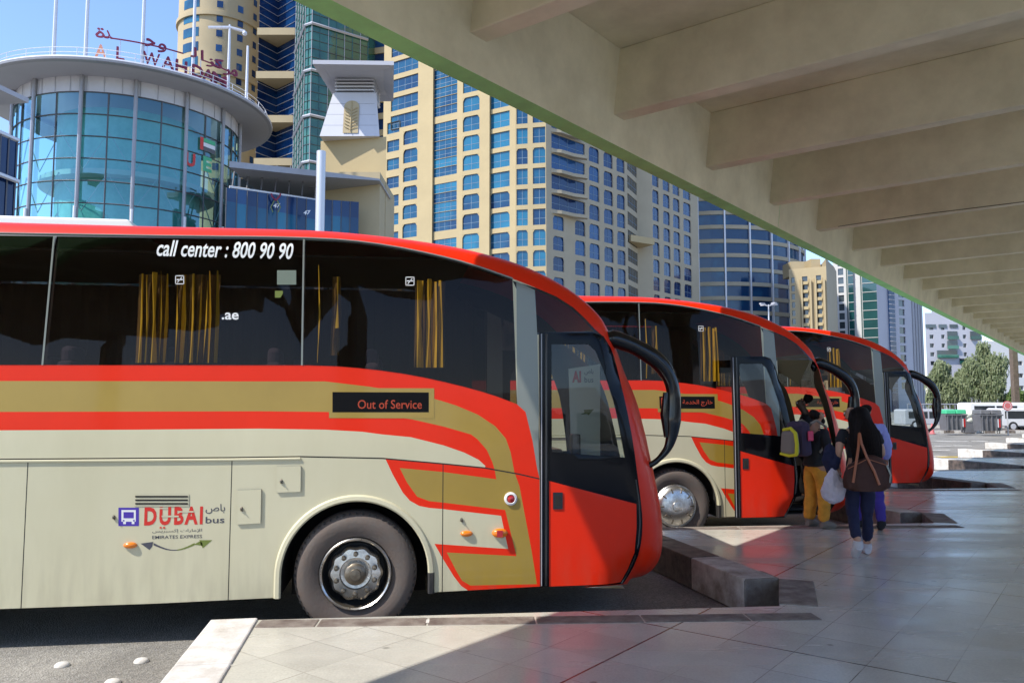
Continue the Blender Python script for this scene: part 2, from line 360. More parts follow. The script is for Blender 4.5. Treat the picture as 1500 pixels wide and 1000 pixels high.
def textmesh(body,size=1,bold=0,shear=0,align='LEFT',spacing=1):
    c=bpy.data.curves.new('txt','FONT'); c.body=body; c.size=size; c.offset=bold; c.shear=shear; c.align_x=align
    c.space_character=spacing; c.resolution_u=3
    o=bpy.data.objects.new('txt',c); col.objects.link(o)
    me=bpy.data.meshes.new_from_object(o)
    vs=[(v.co.x,v.co.y) for v in me.vertices]; fs=[tuple(p.vertices) for p in me.polygons]
    bpy.data.objects.remove(o); bpy.data.curves.remove(c); bpy.data.meshes.remove(me)
    return vs,fs
def fit(vs,x0,x1,y0,y1):
    ax=min(v[0] for v in vs);bx=max(v[0] for v in vs);ay=min(v[1] for v in vs);by=max(v[1] for v in vs)
    return [(x0+(v[0]-ax)/(bx-ax)*(x1-x0),y0+(v[1]-ay)/(by-ay)*(y1-y0)) for v in vs]
# ================================================================== BUS
BX,BY,BA=-1.33,6.80,R(8); BZ=-.32; STEP=(3.65,4.45)
W=2.54; B=W/2
def conv(u,v,y=0.0):
    r=ray(u,v);dx,dy=math.cos(BA),math.sin(BA);nx,ny=-dy,dx
    x0,y0=BX+nx*y,BY+ny*y
    t=(nx*x0+ny*y0)/(nx*r[0]+ny*r[1])
    return ((r[0]*t-x0)*dx+(r[1]*t-y0)*dy, CZ+r[2]*t-BZ)
REAR=-9.4
roofpx=[(4,324.5),(200,327.5),(400,332),(480,335),(560,342.5),(640,353.5),(700,365.5),(760,382.5),(810,405),(850,430),(878,456)]
frontpx=[(892,482),(900,501),(909,528),(924,572),(938,625),(948,672),(957,712),(963,748),(965,786),(962,814),(952,834),(940,847),(925,855),(912,857)]
sil=[conv(u,v,.15) for u,v in roofpx]
sil=[(s,z+.01) for s,z in sil]
Hl=sil[0][1]
sil[0]=(REAR,Hl)
fr=[]
for i,(u,v) in enumerate(frontpx):
    k=min(1,i/3); s_,z_=conv(u,v,.2+.3*k); fr.append((s_+.03+.07*k,z_))
sil+=fr
def subdiv(pl,n):
    out=[]
    for i in range(len(pl)-1):
        for j in range(n):
            t=j/n; out.append((pl[i][0]*(1-t)+pl[i+1][0]*t,pl[i][1]*(1-t)+pl[i+1][1]*t))
    return out+[pl[-1]]
def chaikin(pl,n=2):
    for _ in range(n):
        o=[pl[0]]
        for i in range(len(pl)-1):
            a,b=pl[i],pl[i+1]; o+= [(a[0]*.75+b[0]*.25,a[1]*.75+b[1]*.25),(a[0]*.25+b[0]*.75,a[1]*.25+b[1]*.75)]
        o.append(pl[-1]); pl=o
    return pl
silC=[sil[0],(sil[1][0],sil[1][1])]+chaikin(sil[1:],2)[1:]
def smooth01(x): x=max(0,min(1,x)); return x*x*(3-2*x)
def inset(s,z):
    t=.06*max(0,min(1,(z-1.6)/1.7))
    if s<-1 and z<3.0: return t
    best=9;zc=0
    for i in range(len(silC)-1):
        a,b=silC[i],silC[i+1]; dx,dz=b[0]-a[0],b[1]-a[1]; L=dx*dx+dz*dz
        k=0 if L==0 else max(0,min(1,((s-a[0])*dx+(z-a[1])*dz)/L))
        px,pz=a[0]+dx*k,a[1]+dz*k; d=math.hypot(s-px,z-pz)
        if d<best: best=d;zc=pz;sc_=px
    w=smooth01((2.80-zc)/.6) if sc_>0 else 0
    E=.26+(.52-.26)*w; Bd=.26+(B-.26-t)*w; p_=2+.5*w
    if best>=E: return t
    q=((E-best)/E)**p_
    return t+Bd*(1-max(0,1-q)**(1/p_))
def q(u,v):
    y=0
    for _ in range(5):
        s,z=conv(u,v,y); y=.6*y+.4*min(.5,inset(s,z)) if s>1 else inset(s,z)
    return (s,z)
def Q(l): return [q(u,v) for u,v in l]
def pip(p,poly):
    x,y=p;c=False;n=len(poly);j=n-1
    for i in range(n):
        xi,yi=poly[i];xj,yj=poly[j]
        if (yi>y)!=(yj>y) and x<(xj-xi)*(y-yi)/(yj-yi)+xi: c=not c
        j=i
    return c
def offcurve(d):
    o=[]
    for i in range(1,len(silC)-1):
        a,b=silC[i-1],silC[i+1]; L=math.hypot(b[0]-a[0],b[1]-a[1]); nx,nz=(b[1]-a[1])/L,-(b[0]-a[0])/L
        o.append((silC[i][0]+nx*d,silC[i][1]+nz*d))
    return [(REAR+.02,silC[0][1]-d)]+o
def trilayers(outer,base,layers,step=.12,fine=None,curves=()):
    """one triangulated sheet: outer polygon; layers = [(poly, material or None)] later wins"""
    vs=[];es=[]
    def add(poly):
        i=len(vs); n=len(poly); vs.extend(Vector((x,y)) for x,y in poly); es.extend((i+k,i+(k+1)%n) for k in range(n))
    add(outer)
    for pl,_ in layers: add(pl)
    for cv in curves:
        i=len(vs); vs.extend(Vector(p) for p in cv); es.extend((i+k,i+k+1) for k in range(len(cv)-1))
    x0=min(p[0] for p in outer);x1=max(p[0] for p in outer);y0=min(p[1] for p in outer);y1=max(p[1] for p in outer)
    x=x0+step*.5
    while x<x1:
        st=fine if (fine and x>fine_from) else step
        y=y0+st*.5
        while y<y1:
            if pip((x,y),outer): vs.append(Vector((x,y)))
            y+=st if x>-1.2 else step*2.5
        x+=st if x>-1.2 else .5
    ov,oe,of,_,_,_=geometry.delaunay_2d_cdt(vs,es,[],0,1e-5)
    out=[]
    for f in of:
        cx=sum(ov[i][0] for i in f)/3; cy=sum(ov[i][1] for i in f)/3
        if not pip((cx,cy),outer): continue
        m=base
        for pl,mm in layers:
            if pip((cx,cy),pl): m=mm
        if m is None: continue
        a,b,c=[ov[i] for i in f]
        if (b[0]-a[0])*(c[1]-a[1])-(b[1]-a[1])*(c[0]-a[0])<0: f=(f[0],f[2],f[1])
        out.append((tuple(f),m))
    return ov,out
fine_from=1.4
def sheet(mb,outer,base,layers=(),off=0,step=.12,fine=None,mirror=False,ymap=None,both=False,curves=()):
    ov,tris=trilayers(outer,base,list(layers),step,fine,curves)
    ins=[(ymap or inset)(p[0],p[1]) for p in ov]
    for sgn in ((0,1) if both else ((1,) if mirror else (0,))):
        if sgn==0: P=[(p[0],i-off,p[1]) for p,i in zip(ov,ins)]
        else: P=[(p[0],W-i+off,p[1]) for p,i in zip(ov,ins)]
        i0=len(mb.v); mb.v+=P
        for f,m in tris:
            f=f if sgn==0 else (f[0],f[2],f[1]); mb.f.append(tuple(i0+a for a in f)); mb.m.append(mb.mi(m))
def clean(mb):
    # drop unused verts
    used=sorted({i for f in mb.f for i in f}); mp={a:b for b,a in enumerate(used)}
    mb.v=[mb.v[i] for i in used]; mb.f=[tuple(mp[i] for i in f) for f in mb.f]; return mb
def slab(mb,poly,m,off,thick,medge=None,step=.1,fine=None):
    """a curved plate following the side of the bus"""
    ov,tris=trilayers(poly,m,[],step,fine)
    ins=[inset(p[0],p[1]) for p in ov]
    mb.mesh([(p[0],i-off,p[1]) for p,i in zip(ov,ins)],[f for f,_ in tris],m)
    mb.mesh([(p[0],i-off+thick,p[1]) for p,i in zip(ov,ins)],[(f[0],f[2],f[1]) for f,_ in tris],medge or m)
    n=len(poly)
    for k in range(n):
        a,b=poly[k],poly[(k+1)%n]; ia,ib=inset(*a),inset(*b)
        mb.face([(a[0],ia-off,a[1]),(b[0],ib-off,b[1]),(b[0],ib-off+thick,b[1]),(a[0],ia-off+thick,a[1])],medge or m)
# --- outlines (measured off the near coach)
skz=.335
arch=[(.62*math.cos(a),.52+.62*math.sin(a)) for a in [math.pi-math.pi*k/20 for k in range(21)]]
outer=list(silC)
bottomfront=outer[-1]
bot=[(1.9,.372),(1.58,.37),(.70,.352),(.62,.35)]+[(.62,.50)]+arch[::-1][0:]+[(-.62,.35),(-1.6,.335),(-5.58,.33)]
ra=[(-6.2+.62*math.cos(math.pi*k/16),.52+.62*math.sin(math.pi*k/16)) for k in range(17)]
bot+=ra+[(-6.82,.33),(REAR,.36)]
outer=outer+bot
def Z(zz): return zz
winbot=[(0,534.5),(200,534.6),(380,534.8),(476,535),(540,540),(604,549),(668,563),(719,577),(757,591.5)]
wintop=[(0,345),(300,349.5),(380,350),(444,351.5),(508,354.5),(572,363),(636,376),(687,389),(751,411)]
wb=Q(winbot); wt=Q(wintop)
ZB0=wb[0][1]; ZT0=wt[0][1]
def along(pl,s):
    if s<=pl[0][0]: return pl[0][1]
    for i in range(len(pl)-1):
        if pl[i][0]<=s<=pl[i+1][0]:
            t=(s-pl[i][0])/(pl[i+1][0]-pl[i][0]); return pl[i][1]*(1-t)+pl[i+1][1]*t
    return pl[-1][1]
wbs=chaikin(wb,1); wts=chaikin(wt,1)
def winpoly(sa,sb,sa_t=None,sb_t=None):
    sa_t=sa if sa_t is None else sa_t; sb_t=sb if sb_t is None else sb_t
    lo=[(sa,along(wbs,sa))]+[p for p in wbs if sa<p[0]<sb]+[(sb,along(wbs,sb))]
    hi=[(sa_t,along(wts,sa_t))]+[p for p in wts if sa_t<p[0]<sb_t]+[(sb_t,along(wts,sb_t))]
    return lo+hi[::-1]
d1b,d1t=q(62.5,532)[0],q(78,378)[0]; d2b,d2t=q(442.4,531)[0],q(445.6,355)[0]
pl_t,pl_b=q(751,411)[0],q(757,591)[0]
g=.009
wins=[winpoly(d2b+g,pl_b,d2t+g,pl_t),winpoly(d1b+g,d2b-g,d1t+g,d2t-g),winpoly(-5.05,d1b-g,-5.03,d1t-g),winpoly(-7.1,-5.07,-7.08,-5.05),winpoly(-9.1,-7.12,-9.0,-7.1)]
doorpoly=Q([(791,858.5),(790.5,700),(790,600),(789.5,487),(868,487),(884,492),(899,516),(907.6,550),(918,598),(928,652),(934.8,706),(938,730),(941,760),(939.5,790),(932,820),(920,847),(913,855.5)])
doorpoly=doorpoly[:5]+chaikin(doorpoly[5:],1)
qg=Q([(787,487),(784,424.5),(812,436.5),(836,451.5),(853,467),(870,485)])  # quarter glass above the door
quarter=qg
DRV=Q([(803,504),(866,504),(876,515),(888,545),(898,575),(906,610),(913,655),(916,685),(804,685)])
lay=[]
# silver pillar
pillar=Q([(756.5,411.5),(783.5,424.5),(787,484),(789.3,584),(790.3,700),(786.8,686),(780,645),(769.8,603),(757.6,592)])
redbig=[(REAR,ZB0)]+wb+Q([(769.8,603),(780,645),(786.8,686),(790.3,700),(791,860),(760,863.3),(686,864.6),(675.5,857.5),(665,844),(650,820),(636.5,796),(744.4,803.5),(734,755),(647,745),(629,743.5),(614,740.5),(600.5,733),(590,721),(575,694),(564.5,671.5),(650,679),(710,685.3),(711,682),(701,673),(680,662.5),(650,652),(602,640),(560,636),(530,632),(476,629),(380,627.5),(200,629),(0,630)])
redbig.append((REAR,redbig[-1][1]))
gold=Q([(0,557.8),(200,558),(380,558.4),(476,558.4),(540,566),(604,576),(642.4,585.6),(668,593.6),(700,607),(725.6,624),(741,642),(748,662),(753.5,691),(761,712),(770,760),(779,808),(786.5,855),(689,857),(677,850),(668,835),(654.5,808.6),(756.4,814),(740,746.5),(647,735.4),(629,733.6),(611,727),(596,706),(585.5,685),(650,691),(727,701.5),(724.5,687),(721,676),(713,658.5),(699.5,643),(690,636),(652,625),(604,614),(556,607.5),(476,603),(380,602),(200,602.5),(0,603)])
gold=[(REAR,gold[0][1])]+gold+[(REAR,gold[-1][1])]
# red roof band over the glass
seamtop=Q([(0,672.5),(338,670),(440,668.5),(560,671),(650,679),(710,685),(760,694),(790.3,701)])
band=[(REAR,ZT0+.02)]+[(p[0],p[1]+.02) for p in wts]+Q([(787,422),(815,434),(840,450),(857,466),(872,482),(888,496)])+[(p[0],p[1]) for p in silC if p[1]>fr[0][1]][::-1]
frontpoly=Q([(789.5,487),(868,487),(884,492)])+[p for p in silC if p[0]>fr[0][0]-.05 and p[1]<fr[0][1]+.1]+Q([(905,857),(791,860)])
blackband=[(REAR,ZB0-.0),]+[(p[0],p[1]) for p in wb]+Q([(757.6,592),(751,411)])+[(p[0],p[1]+.02) for p in wts][::-1]+[(REAR,ZT0+.02)]
lay=[(blackband,'trim'),(redbig,'red'),(gold,'gold'),(Q([(751,411),(787,422),(815,434),(840,450),(857,466),(872,482),(888,496),(868,490),(787,490)]),'trim'),(frontpoly,'red'),(band,'red'),(pillar,'silver')]
# seams cut as thin dark strips
def strip(pts,w):
    up=[(x,z+w/2) for x,z in pts]; dn=[(x,z-w/2) for x,z in pts]; return up+dn[::-1]
sm=[(REAR,seamtop[0][1])]+seamtop
lay.append((strip(sm,.012),'seam'))
for u in (37,337.5,648.5):
    s0=q(u,760)[0]; lay.append(([(s0-.004,.33),(s0+.004,.33),(s0+.004,along(seamtop,s0)),(s0-.004,along(seamtop,s0))],'seam'))
for s0 in (-4.9,-5.4,-7.2): lay.append(([(s0-.004,.3),(s0+.004,.3),(s0+.004,seamtop[0][1]),(s0-.004,seamtop[0][1])],'seam'))
# windscreen, part of the nose
wsh=[p for p in silC if p[0]>1.9 and 1.15<p[1]<2.75]
wshi=[(p[0]-.022,p[1]) for p in wsh]
wsh2=[(p[0]+.0,p[1]) for p in wsh]
holes=[(w,None) for w in wins]+[(doorpoly,None),(quarter,None),(wsh2+wshi[::-1],None)]
bus=empty('coach_bus',(BX,BY,BZ),BA)
body=MB()
CV=[offcurve(d) for d in (.012,.035,.07,.12,.18,.255)]
sheet(body,outer,'cream',lay+holes,both=False,step=.12,fine=.07,curves=CV)
body_n=len(body.f)
lay_f=[l for l in lay]; holes_f=[(w,None) for w in wins]+[(quarter,None),(wsh2+wshi[::-1],None),(DRV,None)]
sheet(body,outer,'cream',[l for l in lay]+holes_f,mirror=True,step=.12,fine=.07,curves=CV)
# bridge between both sides
n=len(outer)
for k in range(n):
    a,b=outer[k],outer[(k+1)%n]
    ia,ib=inset(*a),inset(*b)
    if ia>B-.07-.06 and ib>B-.07-.06 and False: continue
    low=(a[1]<.6 and b[1]<.6) and k>=len(silC)-1
    if 1.15<a[1]<2.75 and a[0]>1.9: mm='trim'
    elif low: mm='under'
    elif a[0]<=REAR+.001 and b[0]<=REAR+.001: mm='cream'
    else: mm='red'
    body.face([(a[0],ia,a[1]),(a[0],W-ia,a[1]),(b[0],W-ib,b[1]),(b[0],ib,b[1])],mm)
clean(body).build('body',bus,smooth=True,weld=False)
ws=MB()
sheet(ws,wsh2+wshi[::-1],'clear',both=True,step=.1,fine=.05); clean(ws).build('windshield',bus,smooth=True)
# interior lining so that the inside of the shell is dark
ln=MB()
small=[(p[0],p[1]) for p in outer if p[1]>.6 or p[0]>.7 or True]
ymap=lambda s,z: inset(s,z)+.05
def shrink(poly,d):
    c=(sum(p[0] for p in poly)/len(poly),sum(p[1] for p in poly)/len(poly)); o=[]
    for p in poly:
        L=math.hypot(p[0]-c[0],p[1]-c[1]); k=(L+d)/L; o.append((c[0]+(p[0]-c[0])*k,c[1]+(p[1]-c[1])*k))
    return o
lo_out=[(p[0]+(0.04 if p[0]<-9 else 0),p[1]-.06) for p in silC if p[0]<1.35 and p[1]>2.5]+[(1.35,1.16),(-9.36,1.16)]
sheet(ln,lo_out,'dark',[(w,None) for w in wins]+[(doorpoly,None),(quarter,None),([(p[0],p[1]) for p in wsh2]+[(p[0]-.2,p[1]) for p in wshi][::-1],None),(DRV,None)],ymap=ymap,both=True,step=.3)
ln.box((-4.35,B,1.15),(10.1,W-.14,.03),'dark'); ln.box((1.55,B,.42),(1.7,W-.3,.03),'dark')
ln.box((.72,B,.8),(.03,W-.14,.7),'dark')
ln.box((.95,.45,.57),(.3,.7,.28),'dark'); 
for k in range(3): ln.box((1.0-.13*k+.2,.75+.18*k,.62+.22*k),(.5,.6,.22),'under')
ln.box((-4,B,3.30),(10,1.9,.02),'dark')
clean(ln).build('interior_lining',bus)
# windows
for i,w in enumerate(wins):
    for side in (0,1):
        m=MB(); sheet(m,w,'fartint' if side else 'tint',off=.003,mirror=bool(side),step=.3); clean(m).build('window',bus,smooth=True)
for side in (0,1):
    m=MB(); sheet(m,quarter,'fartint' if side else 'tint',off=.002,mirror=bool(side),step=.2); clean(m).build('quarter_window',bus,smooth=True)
m=MB(); sheet(m,DRV,'clear',off=.002,mirror=True,step=.2); clean(m).build('driver_window',bus,smooth=True)
m=MB()
xs_=-9.0
while xs_<1.15:
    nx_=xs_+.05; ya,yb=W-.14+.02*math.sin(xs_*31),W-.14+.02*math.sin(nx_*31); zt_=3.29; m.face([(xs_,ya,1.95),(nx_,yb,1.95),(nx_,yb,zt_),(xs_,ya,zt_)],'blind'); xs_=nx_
m.build('added_window_blind',bus)  # dark sheet added to block the view through the far windows
# thin light strips between panes
for (sb_,st_) in ((d1b,d1t),(d2b,d2t)):
    m=MB(); m.mesh([(sb_-g*.8,inset(sb_,ZB0)-.005,along(wbs,sb_)),(sb_+g*.8,inset(sb_,ZB0)-.005,along(wbs,sb_)),(st_+g*.8,inset(st_,3.2)-.005,along(wts,st_)),(st_-g*.8,inset(st_,3.2)-.005,along(wts,st_))],[(0,1,2,3)],'silver'); m.build('window_seal',bus)
# skirt frame around the windows: slim grey line on top
m=MB(); pts=[(p[0],inset(p[0],p[1]+.025)-.004,p[1]+.022) for p in wts]; m.tube([(REAR+.1,pts[0][1],pts[0][2])]+pts,.008,'silver',6); m.build('gutter_rail',bus,smooth=True)
m=MB(); pts=[(p[0],inset(p[0],p[1])-.004,p[1]+.002) for p in seamtop]; m.tube([(p[0],p[1],p[2]-.018) for p in [(REAR+.1,pts[0][1],pts[0][2])]+pts[:3]],.011,'cream',6); m.build('panel_ridge',bus,smooth=True)
# roof air unit
m=MB(); s1=q(190,322)[0]; m.box(((-9+s1)/2,.95,Hl+.05),(s1+9,1.0,.13),'white',taper=.97); m.build('air_conditioner',bus,bevel=.02)
# wheel arches
for ws_ in (0,-6.2):
    m=MB(); vs=[];fs=[]
    K=32
    prof=[(.615,.03),(.612,-.014),(.625,-.026),(.655,-.022),(.672,.004)]
    for k in range(K+1):
        a=math.pi*1.0-math.pi*k/K
        for r,y in prof: vs.append((ws_+r*math.cos(a),y,.52+r*math.sin(a)))
    L=len(prof)
    for k in range(K):
        for j in range(L-1): fs.append((k*L+j,(k+1)*L+j,(k+1)*L+j+1,k*L+j+1))
    m.mesh(vs,fs,'cream')
    for sg in (-1,1):
        vs=[];
        for z in (.52,.345):
            for r,y in prof: vs.append((ws_+sg*r,y,z))
        m.mesh(vs,[(j,j+1,L+j+1,L+j) for j in range(L-1)],'cream')
    m.build('wheel_arch',bus,smooth=True)
    m=MB(); vs=[];fs=[]
    for k in range(K+1):
        a=math.pi-math.pi*k/K
        for y in (.005,.75): vs.append((ws_+.618*math.cos(a),y,.52+.618*math.sin(a)))
    m.mesh(vs,[(2*k,2*k+1,2*k+3,2*k+2) for k in range(K)],'under')
    m.face([(ws_-.62,.75,.2),(ws_+.62,.75,.2),(ws_+.62,.75,1.15),(ws_-.62,.75,1.15)],'under')
    m.build('wheel_well',bus)
m=MB(); m.box((-3.1,B,.40),(4.9,W-.2,.12),'under'); m.box((1.5,B,.41),(1.5,W-.9,.06),'under'); m.box((0,B+.1,.52),(.16,1.8,.16),'under'); m.build('chassis',bus)
# wheels
def wheel(parent,x,y,style,far=False):
    w=empty('wheel',(x,y,.52),math.pi if far else 0,parent)
    t=MB()
    prof=[(.30,.05),(.31,.02),(.36,.0),(.42,-.012),(.465,-.004),(.495,.02),(.515,.05),(.522,.10),(.522,.25),(.50,.30),(.40,.32),(.30,.30)]
    t.lathe(prof,'tyre',seg=56)
    for k in range(56):
        a=2*math.pi*k/56
        t.box((.505*math.cos(a),.028,.505*math.sin(a)),(.012,.03,.02),'rubber',0)
    t.build('tyre',w,smooth=True)
    if style=='nuts':
        r=MB(); r.lathe([(.298,.05),(.302,.0),(.292,-.012),(.280,.0),(.275,.06),(.262,.10),(.245,.13),(.20,.13)],'steel',seg=48,mats=['chrome','chrome','chrome','steel','rubber','rubber','rubber'])
        r.build('rim',w,smooth=True)
        # scalloped chrome plate
        h=MB(); vs=[];fs=[];K=120
        for k in range(K):
            a=2*math.pi*k/K; ro=.222+.008*math.cos(10*a)
            for rr,yy in ((ro,.11),(ro,.045),(ro-.02,.025),(.135,.02),(.128,.05),(.09,.055)): vs.append((rr*math.cos(a),yy,rr*math.sin(a)))
        for k in range(K):
            for j in range(5): fs.append((k*6+j,((k+1)%K)*6+j,((k+1)%K)*6+j+1,k*6+j+1))
        h.mesh(vs,fs,'chrome'); h.build('hub_plate',w,smooth=True)
        c=MB(); c.lathe([(.095,.07),(.092,-.005),(.075,-.02),(.05,-.022),(.045,-.035),(.001,-.038)],'steel',seg=24); c.build('hub_cap',w,smooth=True)
        for k in range(10):
            a=2*math.pi*(k+.5)/10; b_=MB(); b_.lathe([(.021,.03),(.021,-.01),(.015,-.025),(.001,-.027)],'steel',(.168*math.cos(a),0,.168*math.sin(a)),seg=10); b_.build('wheel_nut',w,smooth=True)
    else:
        r=MB(); r.lathe([(.300,.05),(.302,.0),(.290,-.012),(.28,.0)],'chrome',seg=48); r.build('rim',w,smooth=True)
        c=MB(); c.lathe([(.285,.0),(.27,-.03),(.22,-.055),(.15,-.07),(.10,-.078),(.075,-.078),(.07,-.095),(.03,-.10),(.001,-.10)],'chrome',seg=48)
        for k in range(10):
            a=2*math.pi*k/10; c.tube([(.19*math.cos(a),-.062,.19*math.sin(a)),(.25*math.cos(a),-.036,.25*math.sin(a))],.012,'steel',6)
        c.build('hub_cap',w,smooth=True)
    return w
wheel(bus,0,.01,'nuts'); wheel(bus,0,W-.01,'nuts',True)
wheel(bus,-6.2,.01,'nuts'); wheel(bus,-6.2,W-.01,'nuts',True)
# door
def make_door(parent):
    d=MB()
    inner=Q([(804,858),(804,703.8),(931.6,737.5),(932,772),(929,808),(920,832),(909.6,852)])
    glass=Q([(808,640),(807.5,504),(862,504),(872,513),(884,540),(893,567),(900.6,591),(908,627),(914,660),(916,670),(808,662)])
    glass=glass[:3]+chaikin(glass[3:10],1)+glass[10:]
    ov=doorpoly
    sheet(d,doorpoly,'doorblack',[(inner,'red'),(glass,None)],off=.012,step=.1,fine=.06)
    sheet(d,doorpoly,'dark',[(glass,None)],off=-.02,step=.1,fine=.06)
    n=len(doorpoly)
    for k in range(n):
        a,b=doorpoly[k],doorpoly[(k+1)%n]; ia,ib=inset(*a),inset(*b)
        d.face([(a[0],ia-.012,a[1]),(b[0],ib-.012,b[1]),(b[0],ib+.02,b[1]),(a[0],ia+.02,a[1])],'trim')
    o=clean(d).build('door',parent,smooth=True)
    gl=MB(); sheet(gl,glass,'clear',off=.006,step=.1,fine=.06); clean(gl).build('door_glass',o,smooth=True)
    # rubber bars on the hinge edge
    b=MB()
    for u,mt,r in ((793,'metalgrey',.006),(800,'trim',.014)):
        P=[q(u,v) for v in (489,560,640,720,800,857)]
        b.tube([(p[0],inset(*p)-.014,p[1]) for p in P],r,mt,8)
    P=[q(u,v) for u,v in ((931,702),(935.5,735),(937,765),(935,795),(928,820),(918,842),(911,854))]
    b.tube([(p[0],inset(*p)-.012,p[1]) for p in P],.007,'trim',6)
    b.build('rubber_edge',o,smooth=True)
    h=MB(); pp=Q([(809.6,745),(823.5,745),(823.5,720.5),(809.6,720.5)]); slab(h,pp,'trim',.02,.012)
    pp=Q([(813,740),(820,740),(820,725.5),(813,725.5)]); slab(h,pp,'seam',.024,.004)
    h.build('handle',o)
    return o
door=make_door(bus)
# side mirror arm
mp_=[(889,497,11),(897,496,14),(907,498.5,14),(931,508,13),(953,521,14.5),(969,535,13.5),(981,554,11.5),(986,572,11),(987,591,11.5),(986,616,12.5),(984,637,9.5),(978,656,6.5),(966,671,4.6),(955.5,679,4.6),(948,682,5)]
pts=[];rad=[]
for u,v,r in mp_:
    s,z=conv(u,v,.22); pts.append((s,.22,z)); rad.append(r*.00655)
m=MB()
P=[Vector(p) for p in pts]
# smooth
def cr(P,Rr,n=4):
    o=[];rr=[]
    for i in range(len(P)-1):
        p0,p1,p2,p3=P[max(i-1,0)],P[i],P[i+1],P[min(i+2,len(P)-1)]
        for j in range(n):
            t=j/n; o.append(.5*((2*p1)+(p2-p0)*t+(2*p0-5*p1+4*p2-p3)*t*t+(3*p1-p0-3*p2+p3)*t*t*t)); rr.append(Rr[i]*(1-t)+Rr[i+1]*t)
    return o+[P[-1]],rr+[Rr[-1]]
P2,R2=cr(P,rad)
m.tube(P2,[x*.9 for x in R2],'gloss',16,nrm=(0,1,0),sq=.9); mir=m.build('side_mirror',bus,smooth=True)
m=MB(); 
for k in range(8):
    pass
a=conv(979,575,.22); b_=conv(978,640,.22)
m.tube([(a[0]-.02,.22,a[1]),((a[0]+b_[0])/2-.03,.22,(a[1]+b_[1])/2),(b_[0]-.01,.22,b_[1])],[.03,.045,.025],'gloss',10); m.build('mirror_glass',mir,smooth=True)
m=MB(); a=conv(892,505,.22); m.ball((a[0]-.02,.23,a[1]),(.045,.05,.075),'gloss',14,8); m.build('mirror_mount',mir,smooth=True); m=MB(); a=conv(947,683,.3); m.tube([(a[0]-.02,.32,a[1]+.07),(a[0],.28,a[1]),(a[0]+.02,.36,a[1]-.06)],[.025,.035,.02],'trim',8); m.build('mirror_bracket',mir,smooth=True)
# display
def plate(name,px,mt,off,th,parent=bus,step=.3):
    m=MB(); slab(m,Q(px),mt,off,th,step=step); return m.build(name,parent)
disp=plate('destination_display',[(482,612),(636,612.5),(636,568.5),(482,568)],'gold',.0018,.002)
plate('display_screen',[(487,603.5),(628,603.5),(628,574.5),(487,574)],'screen',.003,.002,disp)
def sidetext(body,px0,px1,mt,name,parent,bold=0,shear=0,spacing=1,off=.0015,shade=None,dots=False):
    vs,fs=textmesh(body,1,bold,shear,spacing=spacing)
    a=q(*px0);b=q(*px1)   # lower-left, upper-right
    vs=fit(vs,a[0],b[0],a[1],b[1])
    # follow the perspective-corrected baseline
    m=MB(); m.mesh([(x,inset(x,z)-off,z) for x,z in vs],fs,mt); return m.build(name,parent,weld=False)
led=sidetext('Out of Service',(524,598.5),(618,585.5),'led','display_text',disp,bold=.006,off=.004)
sidetext('call center : 800 90 90',(229.5,375.5),(430.5,356.5),'white','phone_lettering',bus,bold=.018,shear=.22,off=.006)
sidetext('.ae',(325,468),(350,458),'white','web_lettering',bus,bold=.02,off=.006)
# logo
def P3(l,off=.0012): return [(p[0],inset(*p)-off,p[1]) for p in l]
lg=MB(); sq_=Q([(173.5,770),(203.5,770),(203.5,743),(173.5,743)]); 
def rect(mb,px,mt,off):
    mb.face(P3(Q(px),off),mt)
rect(lg,[(173.5,770),(203.5,770),(203.5,743),(173.5,743)],'logo_purple',.001)
rect(lg,[(178,763.5),(199,763.5),(199,746.5),(178,746.5)],'white',.0018)
rect(lg,[(181,758.5),(196,758.5),(196,749.5),(181,749.5)],'logo_purple',.0026)
rect(lg,[(180.5,767),(184.5,767),(184.5,763.5),(180.5,763.5)],'white',.0018)
rect(lg,[(193,767),(197,767),(197,763.5),(193,763.5)],'white',.0018)
rect(lg,[(180,763),(182.5,763),(182.5,761),(180,761)],'logo_purple',.0026); rect(lg,[(195,763),(197.5,763),(197.5,761),(195,761)],'logo_purple',.0026)
logo=lg.build('bus_pictogram',bus)
sidetext('DUBAI',(211,769.5),(297.5,741),'logo_red','logo_lettering',bus,bold=.035,spacing=1.25)
m=MB();
for px in ([(237,757),(262,757),(262,754.6),(237,754.6)],[(262,750),(284,750),(284,748),(262,748)],[(234,745),(246,745),(246,743.4),(234,743.4)]): rect(m,px,'cream',.003)
for px in ([(234,773.5),(237,773.5),(237,771),(234,771)],[(239,773.5),(242,773.5),(242,771),(239,771)]): rect(m,px,'logo_red',.003)
m.build('logo_lines',bus)
sidetext('bus',(301,766),(329,756),'logo_grey','logo_subtitle',bus,bold=.01)
sidetext('\uFEB9\uFE8E\uFE91',(301,752),(330,737.5),'logo_grey','logo_arabic',bus,bold=.005)
sidetext('EMIRATES EXPRESS',(223,789),(296,782.5),'logo_grey','company_lettering',bus,bold=.004)
sidetext('\uFEB2\uFBFE\uFEAE\uFE92\uFEB4\uFEDB\uFE87 \uFE95\uFE8D\uFEAD\uFE8E\uFEE3\uFEF9\uFE8D',(223,781),(296,773.5),'logo_grey','company_arabic',bus)
m=MB()
def arrowstrip(px,mt,off=.0012): 
    m.mesh(P3(Q(px),off),[tuple(range(len(px)))],mt)
arc=[(225+ (i/12)*(60), 796+9*math.sin(math.pi*(i/12))) for i in range(13)]
for i in range(12):
    a,b=arc[i],arc[i+1]; h=2.6-2.0*min(1,i/5) if i<6 else .6+2.0*max(0,(i-6)/5)
    arrowstrip([(a[0],a[1]+h*.5+.6),(b[0],b[1]+h*.5+.6),(b[0],b[1]-h*.5),(a[0],a[1]-h*.5)],'logo_grey' if i<7 else 'logo_green')
